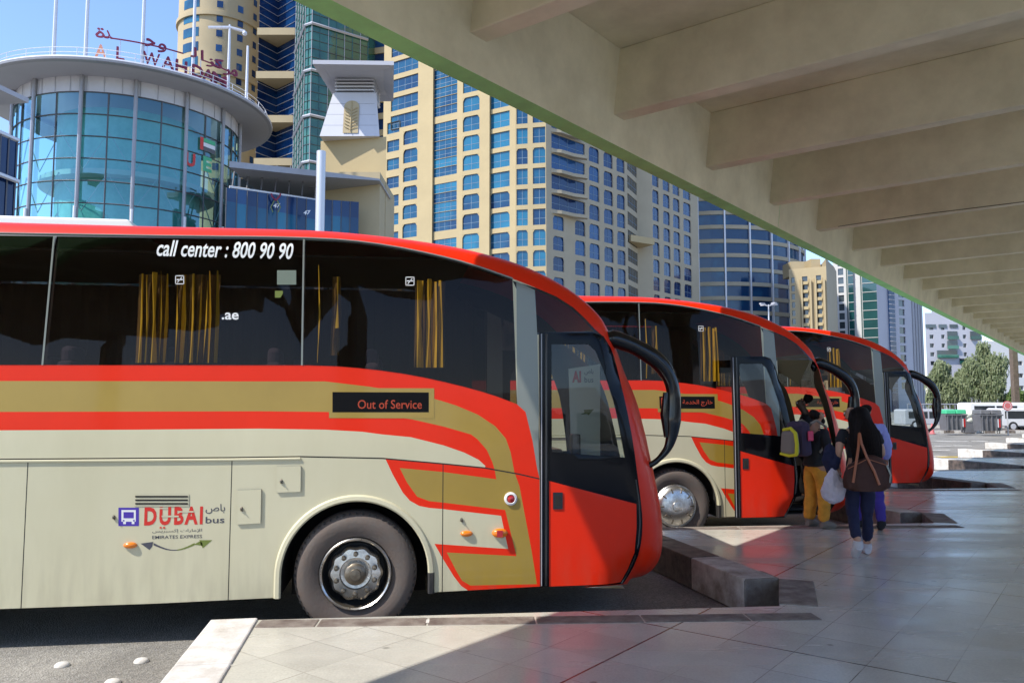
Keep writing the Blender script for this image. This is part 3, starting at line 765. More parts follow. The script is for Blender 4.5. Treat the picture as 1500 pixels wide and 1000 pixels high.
arrowstrip([(206,795.5),(219,805),(223,800),(224.5,793)],'logo_grey'); arrowstrip([(311,790.5),(292,790.5),(294,796),(297,802.5)],'logo_green')
arc=[(240+ (i/8)*(38), 794+8*math.sin(math.pi*(i/8))) for i in range(9)]
arrowstrip([(284,797),(297,799),(296,794),(292,792.5)],'logo_green')
m.build('logo_arrow',bus)
# vent
v_=plate('side_vent',[(197,741),(277,741),(277,723.5),(197,723.5)],'cream',.004,.004)
m=MB()
for k in range(3):
    y=726.5+k*5.2; rect(m,[(198.5,y+1.6),(275.5,y+1.6),(275.5,y-1.0),(198.5,y-1.0)],'seam',.0065)
m.build('vent_slot',v_)
# flaps
for px in ([(405.5,721),(440.5,719.5),(441,682),(405.5,683)],[(347.5,767.5),(382,765.5),(383,716),(348,717.5)]):
    f=plate('service_flap',px,'cream',.014,.014)
    m=MB(); c=q(px[0][0]+7,(px[0][1]+px[2][1])/2+3); m.ball((c[0],inset(*c)-.018,c[1]),(.012,.012,.02),'steel',8,5); m.tube([(c[0],-.03,c[1]),(c[0]+.014,-.03,c[1]-.018)],.004,'trim',6); m.build('lock',f,smooth=True)
for px in ((676,761),(167,757)):
    c=q(*px); m=MB(); m.ball((c[0],inset(*c)-.006,c[1]),(.013,.012,.018),'steel',8,5); m.tube([(c[0],-.02,c[1]),(c[0]+.014,-.02,c[1]-.02)],.004,'trim',6); m.build('lock',bus,smooth=True)
for (u,v,rx,mt) in ((683.5,781,.055,'orange'),(191,798,.055,'orange')):
    c=q(u,v); m=MB(); m.ball((c[0],inset(*c)-.004,c[1]),(rx,.026,.026),mt,16,8); m.build('marker_light',bus,smooth=True)
c=q(732,780); m=MB(); m.ball((c[0],-.012,c[1]),(.07,.035,.042),'orange',16,8); m.box((c[0]-.005,-.035,c[1]),(.05,.035,.055),'lens_red'); m.build('turn_signal',bus,smooth=True)
c=q(748,730); m=MB(); m.lathe([(.058,.0),(.056,-.014),(.04,-.02),(.036,-.016)],'white',(c[0],inset(*c),c[1]),seg=24); m.lathe([(.037,-.012),(.02,-.022),(.001,-.026)],'lens_red',(c[0],inset(*c),c[1]),seg=20); m.build('round_lamp',bus,smooth=True)
# stickers on the glass
def sticker(px,mt,name='window_sticker',off=.007): 
    m=MB(); rect(m,px,mt,off); return m.build(name,bus)
for (u,v) in ((263.5,410),(600.5,412)):
    m=MB()
    for px in ([(u-6.5,v+6.5),(u+6.5,v+6.5),(u+6.5,v+5.3),(u-6.5,v+5.3)],[(u-6.5,v-5.3),(u+6.5,v-5.3),(u+6.5,v-6.5),(u-6.5,v-6.5)],[(u-6.5,v+6.5),(u-5.4,v+6.5),(u-5.4,v-6.5),(u-6.5,v-6.5)],[(u+5.4,v+6.5),(u+6.5,v+6.5),(u+6.5,v-6.5),(u+5.4,v-6.5)],[(u-4,v+4),(u-2.5,v+4),(u+4,v-4),(u+2.5,v-4)],[(u-4.5,v+.5),(u+4.5,v+.5),(u+4.5,v-1.2),(u-4.5,v-1.2)]): rect(m,px,'white',.007)
    m.build('exit_sticker',bus)
M['palesticker']=mat('pale_green_sticker',(.16,.20,.16),.6)
sticker([(406,417),(434,417),(434,396),(406,396)],'palesticker'); sticker([(403,436),(411,436),(414.5,430),(414.5,426),(403,426)],'logo_green')
# curtains: lit and shaded folds put into two cloth colours
def curtain(u0,u1,v0,v1,lean=0,y=.13,gap=1,mt='curtain'):
    m=MB(); a=conv(u0,v1,y);b=conv(u1,v0,y); n=int((b[0]-a[0])/.012)+2; vs=[]
    ph=random.random()*6
    for i in range(n):
        t=i/(n-1); x=a[0]+(b[0]-a[0])*t
        for z,k in ((a[1],1.0),((a[1]+b[1])/2,.8),(b[1],.6)):
            f=math.sin(t*n*.9+ph)+.5*math.sin(t*n*.37+2*ph+z)
            vs.append((x+lean*(z-a[1])+.01*math.sin(z*7+i),y+.03+.028*f*k,z))
    m.mesh(vs,[(3*i+j,3*i+3+j,3*i+4+j,3*i+1+j) for i in range(n-1) for j in (0,1)],mt)
    m.build('curtain',bus,smooth=True)

curtain(196,246,402,531,y=.20,mt='curtain_shade'); curtain(254,322,402,531,y=.20,mt='curtain_shade'); curtain(607,652,412,538,y=.20,mt='curtain_shade'); curtain(484,499,405,520,y=.2,mt='curtain_shade')
for cu in ((200,207,400),(211,216,402),(219,228,398),(232,235,396),(239,243,400),(255,259,404),(262,268,402),(276,282,400),(287,290,404),(296,299,410),(303,308,396),(314,318,395),(611,618,410),(624,629,408),(634,638,412),(643,647,410),(491,494,405),(465,467,388)):
    curtain(cu[0],cu[1]+2.5,cu[2],531 if cu[0]<480 else (538 if cu[0]>600 else 480),lean=random.uniform(-.02,.02))
# seats, dashboard, steering wheel, sign panel
def seat(x,y):
    m=MB(); m.box((x,y,1.62),(.48,.46,.14),'seatcloth'); m.box((x-.24,y,1.97),(.13,.46,.72),'seatcloth'); m.box((x-.25,y,2.38),(.11,.30,.16),'seatcloth'); m.box((x,y,1.38),(.12,.3,.42),'dark'); m.build('seat',bus,bevel=.04)
for k in range(9):
    for y in (.42,W-.42): seat(.35-.86*k,y)
m=MB(); m.box((1.1,W-.6,1.30),(.5,.5,.14),'seatcloth'); m.box((.84,W-.6,1.70),(.13,.5,.75),'lavender'); m.box((1.05,W-.6,.85),(.3,.3,.8),'dark'); m.build('driver_seat',bus,bevel=.04)
m=MB(); m.box((2.02,B+.1,1.18),(.55,1.7,.34),'dark'); m.box((1.93,B+.45,1.40),(.36,.9,.16),'trim',taper=.8); m.box((2.05,.62,1.52),(.09,.12,.3),'trim'); m.box((1.9,.9,1.42),(.3,.5,.03),'bagflap'); m.build('dashboard',bus,bevel=.03)
m=MB(); K=28; cx,cy,cz=1.62,W-.62,1.42
ring=[(cx+.07*math.sin(2*math.pi*k/K)-.0,cy+.24*math.cos(2*math.pi*k/K),cz+.2*math.sin(2*math.pi*k/K)) for k in range(K+1)]
m.tube(ring,.017,'trim',6,cap=False); m.tube([(cx,cy-.23,cz),(cx,cy+.23,cz)],.014,'trim',6); m.tube([(cx,cy,cz),(cx+.25,cy,cz-.3)],.03,'trim',6); m.build('steering_wheel',bus,smooth=True)
m=MB(); x0,x1=1.55,1.98
pq=[conv(u,v,.8) for u,v in ((838,700),(879,700),(879,533),(833,540))]
m.mesh([(a_,.8,b_) for a_,b_ in pq]+[(a_,.815,b_) for a_,b_ in pq],[(0,1,2,3),(7,6,5,4),(0,4,5,1),(1,5,6,2),(2,6,7,3),(3,7,4,0)],'poster')
ps=m.build('cab_sign_panel',bus)  # added in the cab for the cream lettered patch in the door glass
def pbox(u0,v0,u1,v1):
    a_=conv(u0,v0,.8);b_=conv(u1,v1,.8); return a_[0],b_[0],a_[1],b_[1]
vs,fs=textmesh('bus',1,.012); vs=fit(vs,*pbox(856,560,869,552)); m=MB(); m.mesh([(x,.796,z) for x,z in vs],fs,'logo_grey')
vs,fs=textmesh('AI',1,.05); vs=fit(vs,*pbox(838,560,851,543)); m.mesh([(x,.796,z) for x,z in vs],fs,'logo_red')
vs,fs=textmesh('\uFEB9\uFE8E\uFE91',1,.005); vs=fit(vs,*pbox(856,549,869,540)); m.mesh([(x,.796,z) for x,z in vs],fs,'logo_grey')
m.mesh([(conv(u,v,.8)[0],.796,conv(u,v,.8)[1]) for u,v in ((850,607),(856,604),(855,600),(870,599),(862,608),(860,606))],[(0,1,2,3,4,5)],'logo_green')
m.build('panel_print',ps,weld=False)
tag(bus,'nearest red, gold and cream coach, with the white phone number lettering and closed door','coach','coaches parked in angled bays')
# copies
bus2=copy_tree(bus); bus2.location=(BX+STEP[0],BY+STEP[1],BZ)
tag(bus2,'middle coach of the three, its front door swung open beside the man in mustard trousers','coach')
bus3=copy_tree(bus); bus3.location=(BX+2*STEP[0],BY+2*STEP[1],BZ)
tag(bus3,'farthest red coach, parked beyond the coach with the open door','coach')
def childs(o): return [x for x in bpy.data.objects if x.parent==o]
for bb in (bus2,bus3):
    for ch in childs(bb):
        nm=ch.name.split('.')[0]
        if nm in('air_conditioner','window_sticker','web_lettering','phone_lettering','cab_sign_panel'):
            for g_ in childs(ch): bpy.data.objects.remove(g_)
            bpy.data.objects.remove(ch)
        elif nm=='door' and bb is bus2:
            ch.location=(-.86,-.34,.02); ch['label']='open door panel standing out from the coach'
        elif nm=='destination_display':
            for g_ in childs(ch):
                if g_.name.startswith('display_text'): bpy.data.objects.remove(g_)
            vs,fs=textmesh('\uFE94\uFEE3\uFEAA\uFEA8\uFEDF\uFE8D \uFE9D\uFEAD\uFE8E\uFEA7',1,.01)
            a=q(545,598);b=q(622,582); vs=fit(vs,a[0],b[0],a[1],b[1]); m=MB(); m.mesh([(x,-.004,z) for x,z in vs],fs,'led')
            vs,fs=textmesh('E101',1,.03); a=q(490,600);b=q(512,577); vs=fit(vs,a[0],b[0],a[1],b[1]); m.mesh([(x,-.004,z) for x,z in vs],fs,'led')
            m.build('display_text',ch,weld=False)
        elif nm=='wheel':
            far=ch.location.y>1; x,y=ch.location.x,ch.location.y
            for g_ in childs(ch): bpy.data.objects.remove(g_)
            bpy.data.objects.remove(ch); wheel(bb,x,y,'dome',far)
# ================================================================== PLATFORM, ROAD
NP=gz(1142,887);DP=gz(1142,848);CP=gz(1090,850)
A0=(-2.28,6.11);T0=(2.64,6.35);S=STEP
poly=[]
k0,k1=-4,13
def TK(k): return (-1.61,1.9) if k==-1 else (T0[0]+k*S[0],T0[1]+k*S[1])
for k in range(k0,k1):
    poly.append((A0[0]+k*S[0],A0[1]+k*S[1])); poly.extend([(x+k*S[0],y+k*S[1]) for x,y in (NP,DP,CP)] if k!=-1 else [TK(k)])
nn=(.791,-.612)
end=poly[-1]; st=poly[0]
plat=[ (end[0]+nn[0]*30,end[1]+nn[1]*30),(st[0]+nn[0]*30-2,st[1]+nn[1]*30) ]
# order counter-clockwise
full=poly+plat; area=sum(full[i][0]*full[(i+1)%len(full)][1]-full[(i+1)%len(full)][0]*full[i][1] for i in range(len(full)))
if area<0: full=full[::-1]
m=MB(); m.prism(full,-.31,0,'kerb','floor'); tag(m.build('platform_paving'),'grey polished tile platform with saw-tooth edge along the bays','platform',kind='structure')
m=MB(); m.face([(-1500,-400,-.32),(1500,-400,-.32),(1500,2500,-.32),(-1500,2500,-.32)],'asphalt'); tag(m.build('road'),'worn grey asphalt of the bus bays and road','road',kind='structure')
# kerbs
m=MB()
def kerbseg(a,b,w,mt,n_in,ext=0,zt=.006):
    """kerb stone from a to b on the platform edge, w wide inwards, 5 mm proud"""
    dx,dy=b[0]-a[0],b[1]-a[1]; L=math.hypot(dx,dy); dx/=L;dy/=L
    a2=(a[0]-dx*0,a[1]); o=.006
    P=[(a[0]-n_in[0]*o,a[1]-n_in[1]*o),(b[0]-n_in[0]*o,b[1]-n_in[1]*o),(b[0]+n_in[0]*w,b[1]+n_in[1]*w),(a[0]+n_in[0]*w,a[1]+n_in[1]*w)]
    ar=sum(P[i][0]*P[(i+1)%4][1]-P[(i+1)%4][0]*P[i][1] for i in range(4))
    if ar<0: P=P[::-1]
    m.prism(P,-.315+zt*.5,zt,mt)
for k in range(-3,k1):
    A=(A0[0]+k*S[0],A0[1]+k*S[1]);T=TK(k);Tp=TK(k-1)
    # long edge A->T : inwards is toward camera side (-y)
    dx,dy=T[0]-A[0],T[1]-A[1];L=math.hypot(dx,dy);n_in=(dy/L,-dx/L)
    segs=6; 
    for j in range(segs):
        t0=(j+.0)/segs+(.075 if j==0 else 0);t1=(j+1)/segs-(.055 if j==segs-1 else 0)-.0015
        mt='kerb' if (j!=1 and not(k!=0 and j in(1,))) else 'kerb'
        kerbseg((A[0]+dx*t0,A[1]+dy*t0),(A[0]+dx*t1,A[1]+dy*t1),.2,mt,n_in)
    # short edge : stepped corner, then along the notch to the next tooth
    n_last=(dy/L,-dx/L)
    if k==0: path=[(Tp,A)]; 
    else:
        o_=lambda p:(p[0]+(k-1)*S[0],p[1]+(k-1)*S[1]); Cc=o_(CP); Dd=o_(DP)
        ddx,ddy=Cc[0]-Dd[0],Cc[1]-Dd[1]; Ld=math.hypot(ddx,ddy); kerbseg(Dd,(Cc[0]+.004,Cc[1]),.33,'kerb',(ddy/Ld,-ddx/Ld),zt=.0135); Nn=o_(NP); ex,ey=Dd[0]-Nn[0],Dd[1]-Nn[1]; Le=math.hypot(ex,ey); kerbseg((Nn[0]+ex*.07,Nn[1]+ey*.07),(Nn[0]+ex*.996,Nn[1]+ey*.996),.30,'kerb',(ey/Le,-ex/Le),zt=.0098)
    st_=Tp if k==0 else Cc
    dx,dy=A[0]-st_[0],A[1]-st_[1];L=math.hypot(dx,dy);n_in=(dy/L,-dx/L)
    cuts_=[0,.33,.66,1] if k>0 else [0,.25,.5,.75,1]
    for j in range(len(cuts_)-1):
        t0=cuts_[j];t1=cuts_[j+1]-.003
        mt=('kerb_worn' if k<3 else 'kerb_black','kerb_black','kerb_black' if k<3 else 'kerb_white')[j] if k>0 else 'kerb_white'
        kerbseg((st_[0]+dx*t0,st_[1]+dy*t0),(st_[0]+dx*t1,st_[1]+dy*t1),.34,mt,n_in,zt=.017)
tag(m.build('kerb',bevel=.012),'worn black and white painted kerb stones edging the saw-tooth platform','kerb',kind='structure')
# worn white paint beside the near kerb
m=MB(); a=gz(488,915);b=gz(728,911); dx,dy=b[0]-a[0],b[1]-a[1]
m.face([(a[0],a[1],.0045),(b[0],b[1],.0045),(b[0]-.01,b[1]+.10,.0045),(a[0],a[1]+.10,.0045)],'kerb_white'); tag(m.build('white_edge_line'),kind='structure')
# road studs
for i,(u,v,l) in enumerate(((91,973,'leftmost white ceramic road stud on the asphalt'),(207,967,'white road stud nearest the coach shadow'),(165,998,'white road stud nearest the bottom edge, between the other two'))):
    x,y=gz(u,v,-.31); m=MB(); m.lathe([(.055,0),(.053,.010),(.04,.022),(.02,.028),(.001,.03)],'kerb_white',seg=20,axis='z'); o=m.build('road_stud',loc=(x,y,-.318),smooth=True); tag(o,l,'road stud','road studs by the near kerb')
# ================================================================== CANOPY
e=(.612,.791)
def CN(c,s,z):   # c: distance left of the sight line through the camera, s: along
    return (-.791*c+e[0]*s, .612*c+e[1]*s, z)
cano=empty('platform_canopy',(0,0,0))
s0,s1=-22,75
H=lambda h: h+CZ
def extr(mb,prof,sa,sb,mts):
    n=len(prof)
    for i in range(n):
        a,b=prof[i],prof[(i+1)%n]
        mb.face([CN(a[0],sa,a[1]),CN(a[0],sb,a[1]),CN(b[0],sb,b[1]),CN(b[0],sa,b[1])],mts[i] if isinstance(mts,list) else mts)
    mb.face([CN(p[0],sa,p[1]) for p in prof],mts[0] if isinstance(mts,list) else mts); mb.face([CN(p[0],sb,p[1]) for p in prof][::-1],mts[0] if isinstance(mts,list) else mts)
m=MB()
cuts=[s0]+[-22+i*11.52+2.1 for i in range(1,9)]+[s1]
for i in range(len(cuts)-1):
    extr(m,[(5.23,H(3.3)),(4.98,H(3.3)),(4.84,H(4.50)),(5.23,H(4.50))],cuts[i]+.012,cuts[i+1]-.0,['green_lip','conc','conc','green_lip'])
m.build('fascia',cano)
m=MB(); extr(m,[(5.23,H(4.503)),(-3.6,H(4.503)),(-3.6,H(4.75)),(5.23,H(4.75))],s0,s1,'conc'); m.build('roof_slab',cano)
# beams : spacing 2.88 m.  beam bottom corner seen at u=890 for h=3.71
M['crack']=mat('dark_crack',(.03,.025,.02),.9)
c_b=5.04
def s_of_u(u):
    # bottom corner line at c_b ; sight line u
    a=(u-750)/F; # approx X/Y
    # X=-.791c+.612s ; Y=.612c+.791s
    return (a*.612*c_b+.791*c_b)/(.612-a*.791)
s_b=s_of_u(893); ds=(s_of_u(1323)-s_of_u(893))/6
k=-9; beams=[]
while s_b+k*ds<s1-1: beams.append(s_b+k*ds); k+=1
for sb_ in beams:
    m=MB(); wb_=.27
    A_=[CN(4.96,sb_,H(3.66)),CN(4.96,sb_+wb_,H(3.66)),CN(4.86,sb_+wb_,H(4.502)),CN(4.86,sb_,H(4.502))]
    B_=[CN(-3.5,sb_,H(3.66)),CN(-3.5,sb_+wb_,H(3.71)),CN(-3.5,sb_+wb_,H(4.502)),CN(-3.5,sb_,H(4.502))]
    m.mesh(A_+B_,[(0,1,2,3),(7,6,5,4),(0,4,5,1),(1,5,6,2),(2,6,7,3),(3,7,4,0)],'conc')
    if abs((sb_-s_b)/ds-3)<.1:
        pa_,pb_=CN(4.5,sb_-.004,H(3.665)),CN(-3.4,sb_-.004,H(3.665)); m.tube([pa_,CN(3,sb_-.004,H(3.69)),CN(1,sb_-.004,H(3.668)),pb_],.008,'crack',4)
    m.build('beam',cano,bevel=.015)
for k in range(7):
    m=MB(); c_=CN(-2.9,s0+6+k*11.52,0); m.box((c_[0],c_[1],(H(4.5))/2),(.5,.5,H(4.5)),'conc',rz=R(52.3)); m.build('column',cano,bevel=.02)
tag(cano,'beige concrete canopy on deep ribs with a pale green lip, overhead on the right','canopy')
# unseen wall added right of and behind the camera, white to bounce sunlight
m=MB(); extr(m,[(-27,-.3),(-27.5,-.3),(-27.5,5),(-27,5)],s0,s1,'whitewall')
for k in range(24): 
    sa=s0+1+4*k; extr(m,[(-26.97,.9),(-26.99,.9),(-26.99,3.6),(-26.97,3.6)],sa,sa+3.2,'win_dark')
tag(m.build('bounce_wall'),'unseen added white wall with dark windows, for reflections and bounced light','wall')
# ================================================================== BACKGROUND BUILDINGS
def facade(wall,A,B,z0,z1,wins,mt,depth=.3,arch='stone'):
    L=math.hypot(B[0]-A[0],B[1]-A[1]);dx,dy=(B[0]-A[0])/L,(B[1]-A[1])/L;nx,ny=dy,-dx
    def P(s,z,d=0): return (A[0]+dx*s-nx*d,A[1]+dy*s-ny*d,z)
    xs=sorted({0,L}|{w[0] for w in wins}|{w[1] for w in wins}); zs=sorted({z0,z1}|{w[2] for w in wins}|{w[3] for w in wins})
    def u_(l):
        o=[l[0]]
        for x in l[1:]:
            if x-o[-1]>1e-3:o.append(x)
        return o
    xs=[x for x in u_(xs) if -1e-6<=x<=L+1e-6]; zs=[z for z in u_(zs) if z0<=z<=z1]
    for i in range(len(xs)-1):
        cx=(xs[i]+xs[i+1])/2; ws=[w for w in wins if w[0]<cx<w[1]]
        run=None
        for j in range(len(zs)-1):
            cz=(zs[j]+zs[j+1])/2
            if any(w[2]<cz<w[3] for w in ws):
                if run is not None: wall.face([P(xs[i],run),P(xs[i+1],run),P(xs[i+1],zs[j]),P(xs[i],zs[j])],mt); run=None
            elif run is None: run=zs[j]
        if run is not None: wall.face([P(xs[i],run),P(xs[i+1],run),P(xs[i+1],zs[-1]),P(xs[i],zs[-1])],mt)
    out=[]
    for w in wins:
        a,b,c,d=w[:4]
        for q0,q1 in (((a,c),(b,c)),((b,c),(b,d)),((b,d),(a,d)),((a,d),(a,c))):
            wall.face([P(*q0),P(*q1),P(*q1,depth),P(*q0,depth)],mt)
        ar=w[5] if len(w)>5 else 0
        if ar:
            r=min(b-a,d-c)*.2
            for sx,s_in in ((a,1),(b,-1)):
                wall.face([P(sx,d,.02),P(sx+s_in*r,d,.02),P(sx+s_in*r*.45,d-r*.35,.02),P(sx+s_in*r*.35,d-r*.6,.02),P(sx,d-r*1.2,.02)],mt)
        out.append((P,a,b,c,d,depth,w[4],ar))
    return out
def window_objs(lst,parent,limit=100,frame='winframe',bars=True):
    lst=sorted(lst,key=lambda w:(w[0](w[1],w[3])[1]))
    def add(m,w,fs_=frame):
        P,a,b,c,d,dep,mt,ar=w
        m.face([P(a,c,dep),P(b,c,dep),P(b,d,dep),P(a,d,dep)],mt)
        if bars:
            t=.035;e_=dep-.03
            cx=(a+b)/2
            nb=2 if b-a<4.5 else 4
            for i in range(1,nb):
                x=a+(b-a)*i/nb; m.face([P(x-t,c,e_),P(x+t,c,e_),P(x+t,d,e_),P(x-t,d,e_)],fs_)
            zz=c+(d-c)*.42; m.face([P(a,zz-t,e_-.003),P(b,zz-t,e_-.003),P(b,zz+t,e_-.003),P(a,zz+t,e_-.003)],fs_)
    for w in lst[:limit]:
        m=MB(); add(m,w); m.build('window',parent,weld=False)
    if lst[limit:]:
        m=MB()
        for w in lst[limit:]: add(m,w)
        tag(m.build('distant_windows',parent,weld=False),kind='stuff')
def dpt(u,D): 
    return ((u-750)/F*D*1.0, D)
def dv(u,D,v=300):
    r=ray(u,v); return (r[0]/r[1]*D,D)
def colwin(A,B,u0,u1,zs,mt,arch=0,v=280):
    s0_=online(u0,v,A,B)[0]; s1_=online(u1,v,A,B)[0]
    L=math.hypot(B[0]-A[0],B[1]-A[1]); s0_=max(.02,s0_); s1_=min(L-.02,s1_)
    return [(s0_,s1_,a,b,mt,arch) for a,b in zs]
# ---- hotel
FH=3.4
def rows(zc,h,lo,hi,step=FH):
    k=math.ceil((lo-zc)/step); o=[]
    while zc+k*step<hi: o.append((zc+k*step-h/2,zc+k*step+h/2)); k+=1
    return o
hotel=empty('hotel_tower',(0,130,-.3))
hw=MB(); HW=[]
A=dv(560,141);Bp=dv(613,136.5)
def up(o): return (o[0]-0,o[1])
def add_f(A,B,z1,wins,mt='stone',depth=.22):
    HW.extend(facade(hw,A,B,-.3,z1,wins,mt,depth))
zA=online(600,50+310/2.5,A,Bp)[1]
w=colwin(A,Bp,566,584,rows(online(575,50+343/2.5,A,Bp)[1],2.1,14,52),'win_blue')
w+=colwin(A,Bp,590,611,rows(zA,2.5,14,52),'win_blue',1)
w+=[x for x in colwin(A,Bp,571,611,rows(zA,2.5,52.5,72),'win_blue')]
add_f(A,Bp,80,w)
P1=dv(613,136.5);P2=dv(633.5,134.9)
hw.prism([ (P1[0]-.0,P1[1]-.5),(P2[0],P2[1]-.5),(P2[0],P2[1]+3),(P1[0],P1[1]+3)],-.3,80,'stone')
P3_=dv(670,132.1)
zz=[online(650,50+y/2.5,P2,P3_)[1] for y in (745,545,520,322,298)]
strips=[(15,zz[0]-.2),(zz[0]+1.2,zz[1]),(zz[2],zz[3]),(zz[4],79)]
w=colwin(P2,P3_,634.5,669,[(a,b) for a,b in strips],'win_blue'); 
sub=[]
for x in w:
    a,b=x[2],x[3]; n_=max(1,round((b-a)/1.7)); 
    for i in range(n_): sub.append((x[0],x[1],a+(b-a)*i/n_+.03,a+(b-a)*(i+1)/n_-.03,'win_blue',0))
add_f(P2,P3_,80,sub,'stone',.12)
P4=dv(676,131.6);P5=dv(703.5,129.8)
add_f(P3_,P4,80,[])
zB=online(690,50+398/2.5,P4,P5)[1]
add_f(P4,P5,80,colwin(P4,P5,677.5,702,rows(zB,2.6,14,60),'win_blue',1))
P6=dv(717,128.9); hw.prism([(P5[0],P5[1]-.6),(P6[0],P6[1]-.6),(P6[0],P6[1]+3),(P5[0],P5[1]+3)],-.3,80,'stone')
P7=dv(755,126.4); zC=online(733,50+387/2.5,P6,P7)[1]
r_=rows(zC,2.6,14,58); w=[x[:4]+('win_blue',1 if x[2]<36 else 0) for x in colwin(P6,P7,718,746.5,r_,'win_blue')]
add_f(P6,P7,80,w)
P8=dv(800,125.3); zD=online(764,50+448/2.5,P7,P8)[1]
r_=rows(zD,2.65,14,56)
w=[x[:4]+('win_blue',1 if (i%4==0 or x[2]<30) else 0) for i,x in enumerate(colwin(P7,P8,756.5,773,r_,'win_blue'))]
w+=[x[:4]+('win_blue',1 if (i%4==0 or x[2]<30) else 0) for i,x in enumerate(colwin(P7,P8,780.5,799,r_,'win_blue'))]
add_f(P7,P8,80,w)
P9=dv(860,132.5); zE=online(830,50+480/2.5,P8,P9)[1]
w=colwin(P8,P9,808,857,rows(zE,2.5,zE-8.6,56),'win_deep')
w+=colwin(P8,P9,810,826,rows(zE,2.35,12,zE-9),'win_deep',1)+colwin(P8,P9,842,857,rows(zE,2.5,12,zE-9),'win_deep',1)
add_f(P8,P9,80,w,'stone2')
# rounded ledges on the bay
for zc,_ in rows(zE+1.7,.1,zE-9,52):
    c=dv(832,129.2); hw.prism([(c[0]-4.2,c[1]-3.4),(c[0]-1.2,c[1]-2.6),(c[0]+1.0,c[1]-.6),(c[0]+3.4,c[1]+.6),(c[0]+3.3,c[1]+1.6),(c[0]-4,c[1]-2.0)],zc-.25,zc+.3,'stone2')
P10=dv(918,141.2); zF=online(870,50+583/2.5,P9,P10)[1]
w=[]
for a,b in ((863,878),(884.5,898),(903.5,915.5)): w+=colwin(P9,P10,a,b,rows(zF,2.65,10,50),'win_deep',1)
add_f(P9,P10,80,w,'stone2')
P11=dv(934,148); w=colwin(P10,P11,919,933,rows(zF+1,2.4,8,52),'win_dark'); add_f(P10,P11,80,w,'stone2',.1)
P12=dv(955,148.5); add_f(P11,P12,80,[],'stone2')
hw.box((dv(930,145.5)[0],dv(930,145.5)[1],online(935,50+755/2.5,P10,P12)[1]),(6,4,1.2),'stone',rz=R(35))
P13=dv(1022,163); w=[]
zG=online(975,230+330/3.703,P12,P13)[1]
for a,b in ((956,965.5),(971.5,981.5),(986,996),(1001,1012)): w+=colwin(P12,P13,a,b,rows(zG,2.65,8,48),'win_deep',1,v=320)
add_f(P12,P13,80,w,'stone2')
# back of the block, roof
pts_=[A,Bp,P2,P3_,P4,P5,P6,P7,P8,P9,P10,P11,P12,P13]
for i in range(1):
    bk=[(A[0],A[1]+32),(P13[0]+6,P13[1]+26)]
    hw.face([(A[0],A[1],-.3),(A[0],A[1],80),(bk[0][0],bk[0][1],80),(bk[0][0],bk[0][1],-.3)],'stone'); hw.face([(bk[0][0],bk[0][1],-.3),(bk[0][0],bk[0][1],80),(bk[1][0],bk[1][1],80),(bk[1][0],bk[1][1],-.3)],'stone'); hw.face([(P13[0],P13[1],-.3),(bk[1][0],bk[1][1],-.3),(bk[1][0],bk[1][1],80),(P13[0],P13[1],80)],'stone2')
    hw.mesh([(p[0],p[1],79.9) for p in pts_]+[(bk[1][0],bk[1][1],79.9),(bk[0][0],bk[0][1],79.9)],[tuple(range(len(pts_)+2))],'stone')
def child_world(o,parent):
    # parent an object whose mesh is in world coordinates under an empty placed at its base
    o.parent=parent; o.matrix_parent_inverse.identity(); o.location=(-parent.location[0],-parent.location[1],-parent.location[2])
def fin(mb,name,parent,**k):
    o=mb.build(name,**k); child_world(o,parent); return o
fin(hw,'wall',hotel,weld=False)
def window_fin(lst,parent,limit=100,**k):
    before=set(bpy.data.objects); window_objs(lst,None,limit,**k)
    for o in set(bpy.data.objects)-before: child_world(o,parent)
window_fin(HW,hotel)
tag(hotel,'tall beige hotel block with rows of blue arched windows behind the coaches','building')
# ---- round blue tower
def cyl_tower(name,uc,D,Rr,z1,mull_deg,rowz,mt,wallm,label,ledge=.35,seg=48):
    c=dv(uc,D+Rr,300); t=empty(name,(c[0],c[1],-.3)); base=math.atan2(-c[1],-c[0])
    core=MB(); core.lathe([(Rr,0),(Rr,z1),(0.01,z1)],mt,seg=seg,axis='z'); core.build('glass_wall',t)
    s=MB()
    for z in rowz: s.lathe([(Rr+.02,z-.45),(Rr+.25,z-.45),(Rr+.25,z+.45),(Rr+.02,z+.45)],wallm,seg=seg,axis='z')
    s.build('floor_band',t)
    for dg in mull_deg:
        a=base+R(dg); m=MB(); m.box(((Rr+.25)*math.cos(a),(Rr+.25)*math.sin(a),z1/2),(.5,.35,z1),'lightmetal',rz=a); m.build('mullion',t)
    tag(t,label,'building'); return t,c
rt,rc=cyl_tower('round_tower',1022,178,26,62,[-78,-65,-52,-39,-26,-13,0,13,26,39,52,65,78],[6+3.3*k for k in range(17)],'win_blue','stone2','rounded blue glass tower with horizontal stone bands right of the beige hotel')
